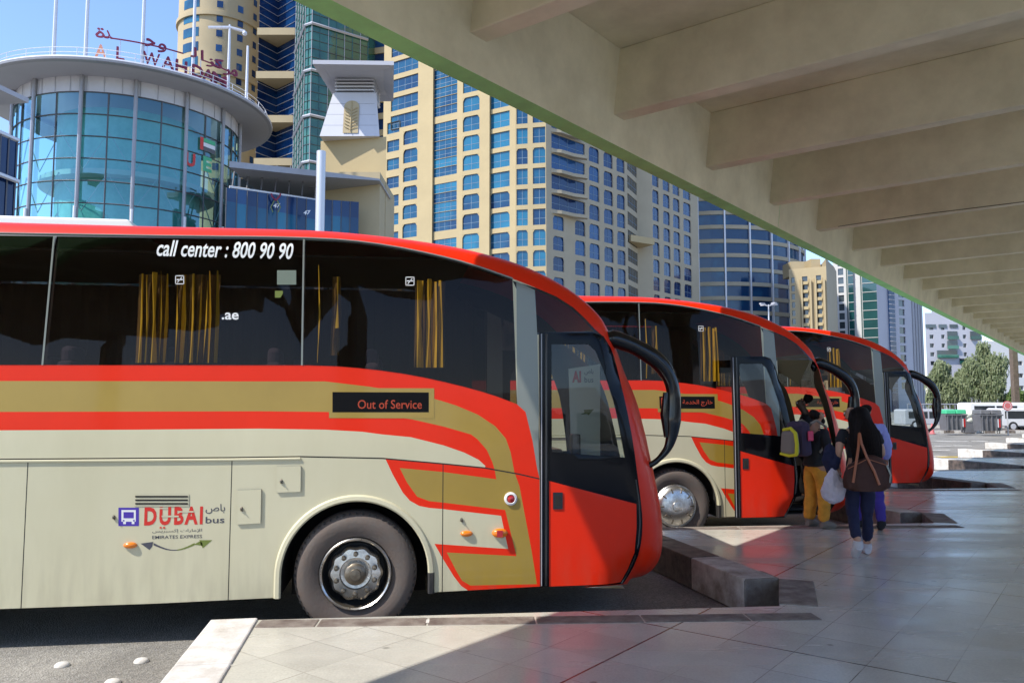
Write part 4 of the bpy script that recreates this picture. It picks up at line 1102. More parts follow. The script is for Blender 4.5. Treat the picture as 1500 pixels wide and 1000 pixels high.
# ---- tan rounded tower (top left)
c=dv(322,185,100); tt=empty('tan_round_tower',(c[0],c[1],-.3)); base=math.atan2(-c[1],-c[0])
m=MB(); m.lathe([(9.6,0),(9.6,112),(.01,112)],'tan',seg=64,axis='z')
for z in (50,64,78,92,106): m.lathe([(9.62,z-.5),(10.1,z-.5),(10.1,z+.4),(9.62,z+.4)],'tan',seg=64,axis='z')
m.build('wall',tt,smooth=True)
def curved_win(par,Rr,a0,a1,z0,z1,mt,base):
    m=MB(); n=4
    vs=[]
    for i in range(n+1):
        a=base+a0+(a1-a0)*i/n
        for z in (z0,z1): vs.append(((Rr+.06)*math.cos(a),(Rr+.06)*math.sin(a),z))
    m.mesh(vs,[(2*i,2*i+2,2*i+3,2*i+1) for i in range(n)],mt); m.build('window',par)
for k in range(17):
    z=48+3.5*k
    for dg in (-2,26,52): curved_win(tt,9.6,R(dg-4),R(dg+4),z,z+1.6,'win_deep',base)
    curved_win(tt,9.6,R(-58),R(-30),z,z+2.2,'win_blue',base)
tag(tt,'round tan stone tower with small square windows, top left','building')
# ---- dark blue zigzag glass tower
zt=empty('dark_glass_tower',dv(407,170,100)+(-.3,))
m=MB(); a=dv(378,168,100);b=dv(406,173,100);cc=dv(433,168,100); Ht=105
m.face([(a[0],a[1],0),(b[0],b[1],0),(b[0],b[1],Ht),(a[0],a[1],Ht)],'win_deep'); m.face([(b[0],b[1],0),(cc[0],cc[1],0),(cc[0],cc[1],Ht),(b[0],b[1],Ht)],'win_deep')
fin(m,'glass_wall',zt)
m=MB(); z=44
while z<Ht:
    for p_,r_ in ((a,b),(b,cc)):
        m.tube([(p_[0],p_[1]-.2,z),(r_[0],r_[1]-.2,z)],.07,'bgwhite',4)
    z+=1.75
fin(m,'ledge',zt)
m=MB()
zb=[online(400,y/4.166,a,cc)[1] for y in (210,473,740,1000)]
for z in zb: m.prism([(a[0],a[1]-1.2),(cc[0],cc[1]-1.2),(cc[0],cc[1]+8),(a[0],a[1]+8)],z-.7,z+.9,'tan')
m.prism([(a[0],a[1]+10.5),(cc[0],cc[1]+10.5),(cc[0],cc[1]+22),(a[0],a[1]+22)],0,Ht,'tan')
fin(m,'stone_band',zt)
tag(zt,'dark blue zigzag glass tower between the tan round tower and the green one','building')
# ---- green glass tower
gt=empty('green_glass_tower',dv(480,150,100)+(-.3,))
g0=dv(432,158,100);g1=dv(446,146,100);g2=dv(456,145,100);g3=dv(539,152,100);Ht=98
m=MB()
for p_,r_ in ((g0,g1),(g1,g2),(g2,g3)):
    L=math.hypot(r_[0]-p_[0],r_[1]-p_[1]); nx_=max(2,int(L/1.6))
    m.face([(p_[0],p_[1],0),(r_[0],r_[1],0),(r_[0],r_[1],Ht),(p_[0],p_[1],Ht)],'win_green')
m.face([(g3[0],g3[1],0),(g3[0]+4,g3[1]+20,0),(g3[0]+4,g3[1]+20,Ht),(g3[0],g3[1],Ht)],'win_green')
fin(m,'glass_wall',gt)
m=MB()
for p_,r_ in ((g0,g1),(g1,g2),(g2,g3)):
    L=math.hypot(r_[0]-p_[0],r_[1]-p_[1]); nx_=max(2,int(L/1.5))
    for i in range(nx_+1):
        t=i/nx_; x,y=p_[0]+(r_[0]-p_[0])*t,p_[1]+(r_[1]-p_[1])*t; m.box((x,y-.1,Ht/2),(.09,.12,Ht),'win_green' if i%2 else 'bgwhite')
    z=30
    while z<Ht:
        m.tube([(p_[0],p_[1]-.1,z),(r_[0],r_[1]-.1,z)],.06,'slate',4); z+=1.7
fin(m,'mullion',gt)
m=MB()
for y in (150,430,705,985):
    z=online(455,y/4.166,g1,g2)[1]
    m=MB(); m.tube([(p_[0],p_[1]-.4,z) for p_ in (g0,g1,g2,g3)],.28,'bgwhite',4); fin(m,'white_band',gt)
tag(gt,'green glass curtain wall tower with white bands, upper left centre','building')
# ---- tan slab with blue windows between green tower and hotel
st_=empty('tan_slab_tower',dv(553,155,100)+(-.3,)); m=MB(); a=dv(536,156,100); b=dv(577,154,100)
w=colwin(a,b,539,562.5,rows(online(550,262/4.166,a,b)[1],2.2,30,95,3.45),'win_deep',0,v=120)
L_=facade(m,a,b,-.3,95,w,'tan',.25); m.face([(b[0],b[1],-.3),(b[0],b[1]+15,-.3),(b[0],b[1]+15,95),(b[0],b[1],95)],'tan'); fin(m,'wall',st_,weld=False); window_fin(L_,st_,bars=False)
tag(st_,'narrow tan tower with blue windows just right of the green glass tower','building')
# ---- pylon with flying roof
YD=68
py=empty('roof_pylon',at(518,590,YD)[:2]+(-.3,))
m=MB()
def X_(u,v=200,Y=YD): return at(u,v,Y)[0]
def Z_(v,Y=YD,u=518): return at(u,v,Y)[2]
xr=X_(566)*(YD-1.2)/YD; m.prism([(X_(470),YD),(xr,YD-1.2),(xr*(YD+6)/(YD-1.2),YD+6),(X_(470),YD+6)],-.3,Z_(207),'stone'); fin(m,'beige_block',py)
m=MB(); zt0,zt1=Z_(207.5),Z_(141); x0,x1,x2,x3=X_(474),X_(560),X_(552.5),X_(489.5)
lo=[(x0,YD-1.4,zt0+.01),(x1,YD-1.4,zt0+.01),(x1*(YD+4)/(YD-1.4),YD+4,zt0+.01),(x0,YD+4,zt0+.01)]; hi=[(x3,YD-.7,zt1),(x2,YD-.7,zt1),(x2*(YD+3.4)/(YD-.7),YD+3.4,zt1),(x3,YD+3.4,zt1)]
m.mesh(lo+hi,[(0,1,5,4),(1,2,6,5),(2,3,7,6),(3,0,4,7),(4,5,6,7),(3,2,1,0)],'panelwhite')
for k in range(1,4):
    z=zt0+(zt1-zt0)*k/4; t=k/4; m.box(((x0+x1)/2,YD-1.4+.7*t-.0,z),((x1-x0)*(1-.27*t)-.1,.012,.02),'slate')
fin(m,'white_cap',py)
m=MB(); nx0,nx1=X_(507),X_(529); zb0,zb1=Z_(203),Z_(153); pts_=[(nx0,zb0),(nx1,zb0),(nx1,zb1-.6)]+[((nx0+nx1)/2+(nx1-nx0)/2*math.cos(a_),zb1-.6+.6*math.sin(a_)) for a_ in [math.pi*k/8 for k in range(1,8)]]+[(nx0,zb1-.6)]
m.mesh([(x,YD-1.47+.7*(z-zt0)/(zt1-zt0),z) for x,z in pts_],[tuple(range(len(pts_)))],'tan')
for k in range(7):
    z=zb0+.3+(zb1-zb0-1)*k/7; xm=(nx0+nx1)/2; yy=YD-1.5+.7*(z-zt0)/(zt1-zt0)
    m.tube([(nx0+.12,yy,z+.3),(xm,yy,z),(nx1-.12,yy,z+.3)],.035,'stone',4)
m.tube([((nx0+nx1)/2,YD-1.5,zb0+.1),((nx0+nx1)/2,YD-1.5+.7*(zb1-zt0)/(zt1-zt0),zb1-.1)],.05,'stone',4)
fin(m,'arched_niche',py)
m=MB(); la,lb=X_(491),X_(548)
m.box(((la+lb)/2,YD+1.2,(Z_(113)+Z_(142))/2),(lb-la-.3,3,Z_(113)-Z_(142)),'slate')
for k in range(6): 
    z=Z_(140-k*5); m.box(((la+lb)/2,YD+1.2,z),(lb-la,3.4,.13),'lightmetal')
fin(m,'louvre',py)
m=MB(); rx0,rx1=X_(458,88,YD-4),X_(577,92,YD-4); zr=at(518,88,YD-4)[2]; zn=Z_(113); 
top=[(rx0,YD-4,zr),(rx1,YD-4,zr-.1),(rx1*(YD+4)/(YD-4),YD+4,zr-.1),(rx0+.2,YD+4,zr)]
mid=[(x,y,z-.35) for x,y,z in top]; nk=[(la-.1,YD-.5,zn),(lb+.1,YD-.5,zn),(lb+.1,YD+3,zn),(la-.1,YD+3,zn)]
m.mesh(top+mid+nk,[(0,1,2,3),(4,5,1,0),(5,6,2,1),(6,7,3,2),(7,4,0,3),(8,9,5,4),(9,10,6,5),(10,11,7,6),(11,8,4,7),(11,10,9,8)],'bgwhite'); fin(m,'flying_roof',py)
tag(py,'white and beige pylon with a flaring flat roof and arched lattice niche','building')
# ---- low wing: dark roof, column, blue glass panels
lw=empty('glass_wing',at(430,590,60)[:2]+(-.3,))
m=MB(); a0_,a1_=at(336,236,56),at(465,250,60); b1_=at(556,262,63)
m.mesh([a0_,a1_,b1_,(b1_[0],b1_[1]+6,b1_[2]),(a1_[0],a1_[1]+8,a1_[2]),(a0_[0],a0_[1]+8,a0_[2])]+[(p[0],p[1],p[2]-.45) for p in (a0_,a1_)]+[(b1_[0],b1_[1],b1_[2]-.15),(b1_[0],b1_[1]+6,b1_[2]-.15)]+[(a1_[0],a1_[1]+8,a1_[2]-.45),(a0_[0],a0_[1]+8,a0_[2]-.45)],[(0,1,4,5),(1,2,3,4),(6,7,1,0),(7,8,2,1),(8,9,3,2),(7,6,11,10),(8,7,10,9),(6,0,5,11),(10,11,5,4),(9,10,4,3)],'metalgrey'); fin(m,'roof',lw)
m=MB(); p_=at(336,274,57.5); r_=at(463,293,61.5); 
def lerp(a,b,t): return tuple(a[i]+(b[i]-a[i])*t for i in range(3))
m.tube([lerp(p_,r_,0),lerp(p_,r_,1)],.12,'lightmetal',6)
for k in range(7):
    t=.03+k/6.3; a_=lerp(p_,r_,t); m.tube([(a_[0],a_[1],a_[2]),(a_[0],a_[1]+.5,at(0,240,a_[1])[2])],.06,'slate',5)
q1=at(350,258,60);q2=at(463,275,63); m.tube([q1,q2],.09,'slate',5); q1=at(350,252,60);q2=at(463,266,63); m.tube([q1,q2],.05,'slate',5)
fin(m,'railing_truss',lw)
m=MB(); cX=at(469.5,280,58); m.lathe([(.34,-.3),(.34,at(469,222,58)[2]),(.01,at(469,222,58)[2])],'lightmetal',(cX[0],cX[1],0),axis='z',seg=20); fin(m,'column',lw,smooth=True)
# blue panel glazing
def panels(p0,p1,zlo_v,n,ztop,zmid,parent,mts):
    for i in range(n):
        m=MB(); a_=lerp(p0,p1,i/n);b_=lerp(p0,p1,(i+1)/n-.006)
        m.face([(a_[0],a_[1],-.3),(b_[0],b_[1],-.3),(b_[0],b_[1],zmid(i/n)),(a_[0],a_[1],zmid(i/n))],mts[0]); m.face([(a_[0],a_[1],zmid(i/n)),(b_[0],b_[1],zmid(i/n)),(b_[0],b_[1],b_[2]),(a_[0],a_[1],a_[2])],mts[1])
        m.box(((a_[0]),(a_[1]-.02),a_[2]/2),(.05,.08,a_[2]),'slate')
        fin(m,'glass_panel',parent)
panels(at(332,275,57.3),at(463,293,61.3),0,9,0,lambda t:at(400,303+9*t,59)[2],lw,('win_blue','win_deep'))
panels(at(474,292,61.3),at(526,296,62.3),0,4,0,lambda t:at(400,318,62)[2],lw,('win_blue','win_deep'))
for u,v in ((361,297),(443,305),(403,299)):
    vs,fs=textmesh('47',1,.03,.2); c_=at(u,v,58.6); vs=fit(vs,-.28,.28,-.17,.17); m=MB(); m.mesh([(c_[0]+x,c_[1]-.15+ (0 if u<380 else .6 if u<420 else 1.5),c_[2]+z) for x,z in vs],fs,'white'); fin(m,'shop_number',lw,weld=False)
m=MB(); c_=at(404,292,58.9)
for k in (-1,1):
    m.tube([(c_[0],c_[1],c_[2]-.1),(c_[0]+k*.3,c_[1],c_[2]+.25),(c_[0]+k*.35,c_[1],c_[2]+.45)],.07,'sign_red',5); m.tube([(c_[0]+k*.12,c_[1],c_[2]-.1),(c_[0]+k*.36,c_[1],c_[2]-.6),(c_[0]+k*.2,c_[1],c_[2]-1.0)],.04,'logo_green',5)
fin(m,'wall_ornament',lw)
m=MB(); m.prism([(at(474,300,64)[0],64),(at(556,300,64)[0],64),(at(556,300,64)[0],72),(at(474,300,64)[0],72)],-.3,at(500,252,64)[2],'tan'); m.prism([(at(300,300,70)[0],72),(at(474,300,70)[0],72),(at(474,300,70)[0],80),(at(300,300,70)[0],80)],-.3,at(400,262,72)[2],'slate'); fin(m,'back_wall',lw)
tag(lw,'low wing with dark flat roof, white round column and blue glass panels numbered 47','building')
# ---- mall drum
DX,DY=-32.2,65.0; RG=8.5;RD=11.3; CA=math.atan2(-DX,DY)
base=math.atan2(-DY,-DX)
dr=empty('mall_drum',(DX,DY,-.3))
def cyl(th,r,z): a=base+R(th); return (r*math.cos(a),r*math.sin(a),z)
ZG=24.9;ZW=26.1
thetas=[-99,-74.5,-50,-23.5,1,25.5,50,74.5,99]
nrows=13; rh=1.67
for i in range(len(thetas)-1):
    t0,t1=thetas[i],thetas[i+1]
    for h_ in (0,1):
        ta=t0+(t1-t0)*h_/2;tb=t0+(t1-t0)*(h_+1)/2
        m=MB()
        for q_ in range(3):
            tc_=ta+(tb-ta)*q_/3;td_=ta+(tb-ta)*(q_+1)/3; m.face([cyl(tc_,RG,0),cyl(td_,RG,0),cyl(td_,RG,ZG),cyl(tc_,RG,ZG)],'teal')
        m.build('glass_panel',dr)
m=MB()
for i in range(len(thetas)-1):
    t0,t1=thetas[i],thetas[i+1]; tm=(t0+t1)/2
    m.tube([cyl(tm,RG+.05,0),cyl(tm,RG+.05,ZG)],.06,'slate',4)
    for k in range(15):
        z=ZG-rh*k
        if z>0: m.tube([cyl(t0+(t1-t0)*q_/6,RG+.04,z) for q_ in range(7)],.05,'slate',4)
m.build('glazing_grid',dr)
for t0 in thetas:
    m=MB(); m.tube([cyl(t0,RG+.22,0),cyl(t0,RG+.22,ZW)],.15,'metalgrey',8); m.tube([cyl(t0,RG+.45,14.6),cyl(t0,RG+.45,16.2)],.11,'white',8); m.build('mullion',dr,smooth=True)
m=MB()
for i in range(len(thetas)-1):
    t0,t1=thetas[i],thetas[i+1]
    for z in (2,5.1,8.2,11.4,14.5,17.6,20.7):
        if i%1==0: m.tube([cyl(t0,RG-.5,z-1.5),cyl((t0+t1)/2,RG-.5,z+1.4),cyl(t1,RG-.5,z-1.5)],.045,'panelwhite',4)
m.build('interior_bracing',dr)
m=MB(); m.lathe([(RG-3,0),(RG-3,ZG)],'curt_in',axis='z',seg=40)
for z in (4.5,9.5,14.5,19.5): m.lathe([(RG-2.95,z-.2),(RG-1.8,z-.2),(RG-1.8,z+.2),(RG-2.95,z+.2)],'whitewall',axis='z',seg=40)
m.build('inner_hall',dr,smooth=True)
m=MB(); segs=60
m.lathe([(RG+.05,ZG-.02),(RG+.05,ZW+.05)],'panelwhite',axis='z',seg=segs); 
for k in range(0,26):
    m.tube([cyl(-95+k*8.1666,RG+.07,ZG),cyl(-95+k*8.1666,RG+.07,ZW)],.02,'metalgrey',3)
m.build('white_frieze',dr)
m=MB(); m.lathe([(RG-.2,ZW),(RD-.25,ZW-.02),(RD,ZW+.08),(RD+.04,ZW+.24),(RD-.1,ZW+.4),(.01,ZW+.8)],'metalgrey',axis='z',seg=96,mats=['bgwhite','metalgrey','metalgrey','lightmetal','lightmetal']); m.build('roof_disc',dr,smooth=True)
m=MB()
for zz_ in (.35,.7):
    m.tube([cyl(-100+5*k,RD-.4,ZW+.4+zz_) for k in range(41)],.028,'white',4)
for k in range(20): m.tube([cyl(-100+10*k,RD-.4,ZW+.3),cyl(-100+10*k,RD-.4,ZW+1.1)],.028,'white',4)
m.build('roof_rail',dr)
# flag poles on the roof, found by bearing
def th_of(u,r=RD-.8):
    tgt=math.atan((u-750)/F)+CA; best=None
    for k in range(-300,950):
        th=k/10; x,y,_=cyl(th,r,0); an=math.atan2(x+DX,y+DY)+CA
        if abs(math.degrees(base+R(th))-math.degrees(base))>88: continue
        if best is None or abs(an-tgt)<best[0]: best=(abs(an-tgt),th)
    return best[1]
poles=[(29,None,'leftmost'),(105,None,'second'),(191,None,'third'),(268,None,'fourth'),(322,35,'fifth'),(350,66,'sixth')]
for u,vt,nm in poles:
    th=th_of(u); x,y,_=cyl(th,RD-.8,0); Yw=y+DY; zt_=41 if vt is None else at(u,vt,Yw)[2]
    m=MB(); m.tube([(0,0,0),(.0,0,zt_-ZW-.1)],[.14,.09],'lightmetal',8); 
    if nm=='fifth': m.tube([(-1.6,-.3,zt_-ZW-.45),(0,0,zt_-ZW-.3),(1.1,.3,zt_-ZW-.5)],.12,'lightmetal',6); m.ball((1.1,.3,zt_-ZW-.65),.2,'lightmetal',8,5)
    o=m.build('flagpole',loc=(x+DX,y+DY,ZW+.0),smooth=True)
    tag(o,{'leftmost':'leftmost bare metal pole on the round mall roof','second':'second bare pole from the left, beside the first sign letter','third':'third bare pole from the left, in front of the letter W','fourth':'fourth bare pole from the left, between the H and the D','fifth':'metal pole with a crossarm lamp near the right of the round roof','sixth':'shortest rightmost bare pole on the round mall roof'}[nm],'pole','poles on the mall roof')
# sign
sg=empty('mall_sign',(DX,DY,ZW+.05))
def letter(ch,u,hgt,wd,mt,zb=.2,r=RD-.7,bold=.012):
    th=th_of(u,r); vs,fs=textmesh(ch,1,bold); vs=fit(vs,-wd/2,wd/2,0,hgt)
    x,y,_=cyl(th,r,0); an=base+R(th); tx,ty=-math.sin(an),math.cos(an)
    m=MB()
    n_=len(vs)
    for dd in (0,.12): m.mesh([(x+tx*a_+dd*math.cos(an),y+ty*a_+dd*math.sin(an),zb+b_) for a_,b_ in vs],fs,mt)
    return m.build('sign_letter',sg,weld=False)
for ch,u,wd,mt in (('A',128,.78,'salmon'),('L',158,.55,'sign_red'),('W',205,1.15,'sign_red'),('A',230,.9,'sign_red'),('H',250,.85,'sign_red'),('D',275,.9,'sign_red'),('A',291,1.0,'sign_red'),('M',308,1.35,'sign_red')):
    letter(ch,u,.98,wd,mt)
m=MB(); zz_=1.75
us=[130+ (k/14)*190 for k in range(15)]
P=[]
for u in us:
    th=th_of(u,RD-.7); x,y,_=cyl(th,RD-.65,0); P.append((x,y,zz_))
m.tube(P[1:10],.06,'sign_red',6); m.tube(P[11:],.06,'sign_red',6)
for k in (2,5,8,11): m.tube([P[k],(P[k][0],P[k][1],.1)],.03,'lightmetal',4)
m.build('sign_baseline',sg)
for ch,u,h_,w_,zb in (('\uFE93',126,.7,.6,1.7),('\uFEAA',138,.6,.6,1.7),('\uFEA3',202,.6,.7,1.6),('\uFEED',220,.7,.6,1.35),('\uFEDF',268,.8,.45,1.7),('\uFE8D',281,.8,.2,1.7),('\uFEAF',293,.7,.7,1.4),('\uFEDB',306,.8,.9,1.6),('\uFEAD',318,.6,.7,1.3),('\uFEE3',329,.55,.8,1.6)):
    letter(ch,u,h_,w_,'sign_red',zb,bold=.01)
tag(sg,'dark red AL WAHDA rooftop sign letters with Arabic writing above','sign')
# small E and U letters inside the drum
def drumtext(ch,u,v,h,mt):
    th=th_of(u,RG); x,y,_=cyl(th,RG+.1,0); z=at(u,v,y+DY)[2]+.3; an=base+R(th); tx,ty=-math.sin(an),math.cos(an)
    vs,fs=textmesh(ch,1,.04); vs=fit(vs,-h*.38,h*.38,-h/2,h/2); m=MB(); m.mesh([(x+tx*a_,y+ty*a_,z+b_) for a_,b_ in vs],fs,mt); m.build('glass_lettering',dr,weld=False)
drumtext('U',268,234,1.1,'logo_red'); drumtext('E',293,241,1.2,'bingreen')
m=MB()
for j,(mt,dz) in enumerate((('bingreen',.55),('white',.2),('slate',-.15))):
    th=th_of(292,RG); x,y,_=cyl(th,RG+.12,0); z=at(292,217,y+DY)[2]+.3+dz; an=base+R(th); tx,ty=-math.sin(an),math.cos(an)
    m.face([(x+tx*a_,y+ty*a_,z+b_) for a_,b_ in ((-.4,-.15),(.8,-.15),(.8,.17),(-.4,.17))],mt)
m.face([(x+tx*a_,y+ty*a_,z+b_) for a_,b_ in ((-.75,-.15),(-.42,-.15),(-.42,.87),(-.75,.87))],'logo_red'); m.build('flag_emblem',dr)
tag(dr,'round teal glass mall entrance drum with a projecting grey disc roof','building')
# left adjoining wing
lf=empty('mall_side_wing',at(0,590,50)[:2]+(-.3,)); m=MB(); a=at(-60,168,44);b=at(27,206,47)
m.face([(a[0],a[1],-.3),(b[0],b[1],-.3),b,a],'win_deep'); b2=(b[0]*1.1,b[1]*1.1); m.face([(b[0],b[1],-.3),(b2[0],b2[1],-.3),(b2[0],b2[1],b[2]),b],'win_deep')
fin(m,'glass_wall',lf)
m=MB(); m.tube([a,b],.15,'lightmetal',6); c1=at(-60,232,43.8);c2=at(27,266,46.8); m.tube([c1,c2],.15,'lightmetal',6)
for k in range(8):
    t=k/7; p_=lerp(a,b,t); m.tube([(p_[0],p_[1]-.1,0),(p_[0],p_[1]-.1,p_[2])],.05,'slate',4)
fin(m,'glazing_bar',lf)
zR=at(42,151,48)[2]; pa=gz(-70,99,zR);pb=gz(42,151,zR);pc=gz(-70,158,zR)
m=MB(); tri=[(pa[0],pa[1]),(pb[0],pb[1]),(pc[0],pc[1])]; m.prism(tri,zR,zR+.3,'bgwhite'); fin(m,'roof',lf)
tag(lf,'dark blue glass wing with a grey overhanging roof at the left edge','building')
# ---- right hand far buildings
def block(name,label,u0,D0,u1,D1,vtop,colsp,rowsp,mt,wm,extra=None,side=None,v=450,depth=.25,bars=False):
    A_=dv(u0,D0,v);B_=dv(u1,D1,v); ztop=online((u0+u1)/2,vtop,A_,B_)[1] if vtop<1000 else vtop
    t=empty(name,(A_[0],A_[1],-.3)); m=MB(); ws=[]
    for a,b in colsp: ws+=colwin(A_,B_,a,b,rowsp(A_,B_),wm,0,v)
    ws=[w for w in ws if w[3]<ztop-.3]
    L_=facade(m,A_,B_,-.3,ztop,ws,mt,depth)
    dx,dy=B_[0]-A_[0],B_[1]-A_[1]; Lx=math.hypot(dx,dy); bx,by=-dy/Lx*16,dx/Lx*16
    ra_,rb_=math.hypot(*A_),math.hypot(*B_); ax_,ay_=A_[0]/ra_*16,A_[1]/ra_*16; bx,by=B_[0]/rb_*16,B_[1]/rb_*16
    m.face([(B_[0],B_[1],-.3),(B_[0]+bx,B_[1]+by,-.3),(B_[0]+bx,B_[1]+by,ztop),(B_[0],B_[1],ztop)],mt)
    m.face([(A_[0]+ax_,A_[1]+ay_,-.3),(A_[0],A_[1],-.3),(A_[0],A_[1],ztop),(A_[0]+ax_,A_[1]+ay_,ztop)],mt)
    m.face([(A_[0],A_[1],ztop),(B_[0],B_[1],ztop),(B_[0]+bx,B_[1]+by,ztop),(A_[0]+ax_,A_[1]+ay_,ztop)],mt)
    fin(m,'wall',t,weld=False); window_fin(L_,t,bars=bars); tag(t,label,'building')
    return t,A_,B_,ztop
t,A_,B_,zt_=block('apartment_block','tan apartment block with two columns of recessed balconies',1157,164,1212,160,392,[(1160,1165),(1176,1184),(1196.5,1204)],lambda A,B:rows(online(1180,421,A,B)[1],1.2,4,40,1.745),'tan','win_dark')
m=MB()
for a,b in ((1173,1175),(1186,1188),(1193.5,1195.5),(1206,1208)):
    sa=dv(a,159.7+4*(1212-a)/55,450);sb=dv(b,159.7+4*(1212-b)/55,450); m.prism([(sa[0],sa[1]-.5),(sb[0],sb[1]-.5),(sb[0],sb[1]+.4),(sa[0],sa[1]+.4)],-.3,zt_-2.4,'tan')
for z0_,_ in rows(online(1180,421,A_,B_)[1]-.87,.2,5,zt_-2,1.745):
    for a,b in ((1176,1184),(1196.5,1204)):
        sa=dv(a,159.7+4*(1212-a)/55,450);sb=dv(b,159.7+4*(1212-b)/55,450); m.prism([(sa[0],sa[1]-.2),(sb[0],sb[1]-.2),(sb[0],sb[1]+.2),(sa[0],sa[1]+.2)],z0_-.2,z0_+.45,'stone')
for a,b,v_ in ((1160,1180,383),(1190,1204,379),(1207,1215,388)):
    sa=dv(a,166,450);sb=dv(b,166,450); m.prism([sa,sb,(sb[0],sb[1]+5),(sa[0],sa[1]+5)],zt_-1,at(a,v_,166)[2],'tan')
fin(m,'balcony_trim',t)
sa=dv(1212,160,450);sb=dv(1223.5,170,450); m=MB(); m.prism([sa,sb,(sb[0]+3,sb[1]+6),(sa[0]+2,sa[1]+8)],-.3,online(1216,385,sa,sb)[1],'stone2'); fin(m,'side_wall',t)
t,A_,B_,zt_=block('white_tower','white tower with green glass strips and a column of small windows at its left',1222,190,1282,185,340,[(1229,1237)],lambda A,B:rows(online(1233,398,A,B)[1],1.6,4,50,2.17),'whitewall','win_dark')
m=MB(); 
for a,b,mt_ in ((1243,1251,'win_teal'),(1263.5,1285.5,'win_teal')):
    sa=dv(a,189.3-5*(a-1222)/60,450);sb=dv(b,189.3-5*(b-1222)/60,450); m.prism([sa,sb,(sb[0],sb[1]+1.5),(sa[0],sa[1]+1.5)],-.3,zt_-1,mt_)
    z=4
    while z<zt_-2:
        m.tube([(sa[0],sa[1]-.05,z),(sb[0],sb[1]-.05,z)],.09,'whitewall',4); z+=2.17
    for k in range(5):
        x=sa[0]+(sb[0]-sa[0])*k/4; m.tube([(x,sa[1]-.05,0),(x,sa[1]-.05,zt_-1)],.06,'whitewall',4)
fin(m,'glass_strip',t)
t,A_,B_,zt_=block('pale_grey_tower','pale grey-white tower with a teal strip and one column of windows, beside the green glass',1285,178,1333,184,360,[(1316.5,1325)],lambda A,B:rows(online(1320,444,A,B)[1],1.5,4,50,2.14),'bgwhite','win_dark')
m=MB(); sa=dv(1302.5,179.5,450);sb=dv(1311,180.5,450); m.prism([sa,sb,(sb[0],sb[1]+1.5),(sa[0],sa[1]+1.5)],-.3,zt_-1,'win_deep'); z=4
while z<zt_-2: m.tube([(sa[0],sa[1]-.05,z),(sb[0],sb[1]-.05,z)],.07,'bgwhite',4); z+=1.07
fin(m,'glass_strip',t)
m=MB(); sa=dv(1333,184,450);sb=dv(1351,200,450); m.prism([sa,sb,(sb[0]-6,sb[1]+8),(sa[0]-5,sa[1]+12)],-.3,online(1340,430,sa,sb)[1],'bgwhite')
for k in range(4):
    sc_=lerp((sa[0],sa[1],0),(sb[0],sb[1],0),.15+k*.22); m.box((sc_[0],sc_[1]-.3,20),(.5,.5,40),'metalgrey')
fin(m,'side_wall',t)
t,A_,B_,zt_=block('low_apartments','low pale apartment building with green balconies behind the willow trees',1354,118,1436,118,458,[(1360,1366),(1377,1382),(1408.5,1413.5)],lambda A,B:rows(online(1362,493,A,B)[1],.6,2,14.0,1.33),'bgwhite','win_dark')
m=MB()
for u0_,u1_,v0_,v1_ in ((1388,1402.5,485,497),(1388,1402.5,499,511),(1373,1402.5,513,524),(1421.5,1436,485,497),(1406,1417,525,533)):
    a_=at(u0_,v1_,117.9);b_=at(u1_,v0_,117.9); m.face([(a_[0],117.9,a_[2]),(b_[0],117.9,a_[2]),(b_[0],117.9,b_[2]),(a_[0],117.9,b_[2])],'win_dark'); m.box(((a_[0]+b_[0])/2,117.7,a_[2]+.25),(b_[0]-a_[0],.3,.5),'win_green'); fin(m,'balcony',t); m=MB()
for u0_,u1_ in ((1356,1371),(1375,1387),(1391,1403)):
    a_=at(u0_,480,117.9);b_=at(u1_,475,117.9); m.face([(a_[0],117.9,a_[2]),(b_[0],117.9,a_[2]),(b_[0],117.9,b_[2]),(a_[0],117.9,b_[2])],'win_dark'); fin(m,'window',t); m=MB()
m=MB(); a_=at(1366,450,121);b_=at(1400,450,121); m.prism([(a_[0],121),(b_[0],121),(b_[0]*1.03,125),(a_[0]*1.03,125)],zt_-1,at(1380,452,121)[2],'bgwhite'); fin(m,'roof_room',t)
t,A_,B_,zt_=block('white_shop_block','small white block glimpsed at the far right edge beyond the brown column',1430,95,1560,97,500,[(1487,1494)],lambda A,B:rows(8,.5,2,9,1.5),'whitewall','win_dark')
# street lamp in front of round tower
x,y,_=at(1127,500,90); m=MB(); zt_=at(1127,446,90)[2]; m.tube([(0,0,0),(0,0,zt_+.3)],[.12,.07],'lightmetal',8)
lamp=m.build('street_lamp',loc=(x,y,-.3),smooth=True)
for k in range(4):
    a=k*math.pi/2+.4; h=MB(); h.tube([(0,0,zt_+.1),(.7*math.cos(a),.7*math.sin(a),zt_+.35)],.05,'lightmetal',6); h.box((.9*math.cos(a),.9*math.sin(a),zt_+.35),(.6,.3,.16),'bgwhite',rz=a); h.build('lamp_head',lamp)
tag(lamp,'tall street lamp with four lamp heads in front of the round blue tower','street lamp')
# ================================================================== far ground items
def island(name,px,z,mt,label):
    pass
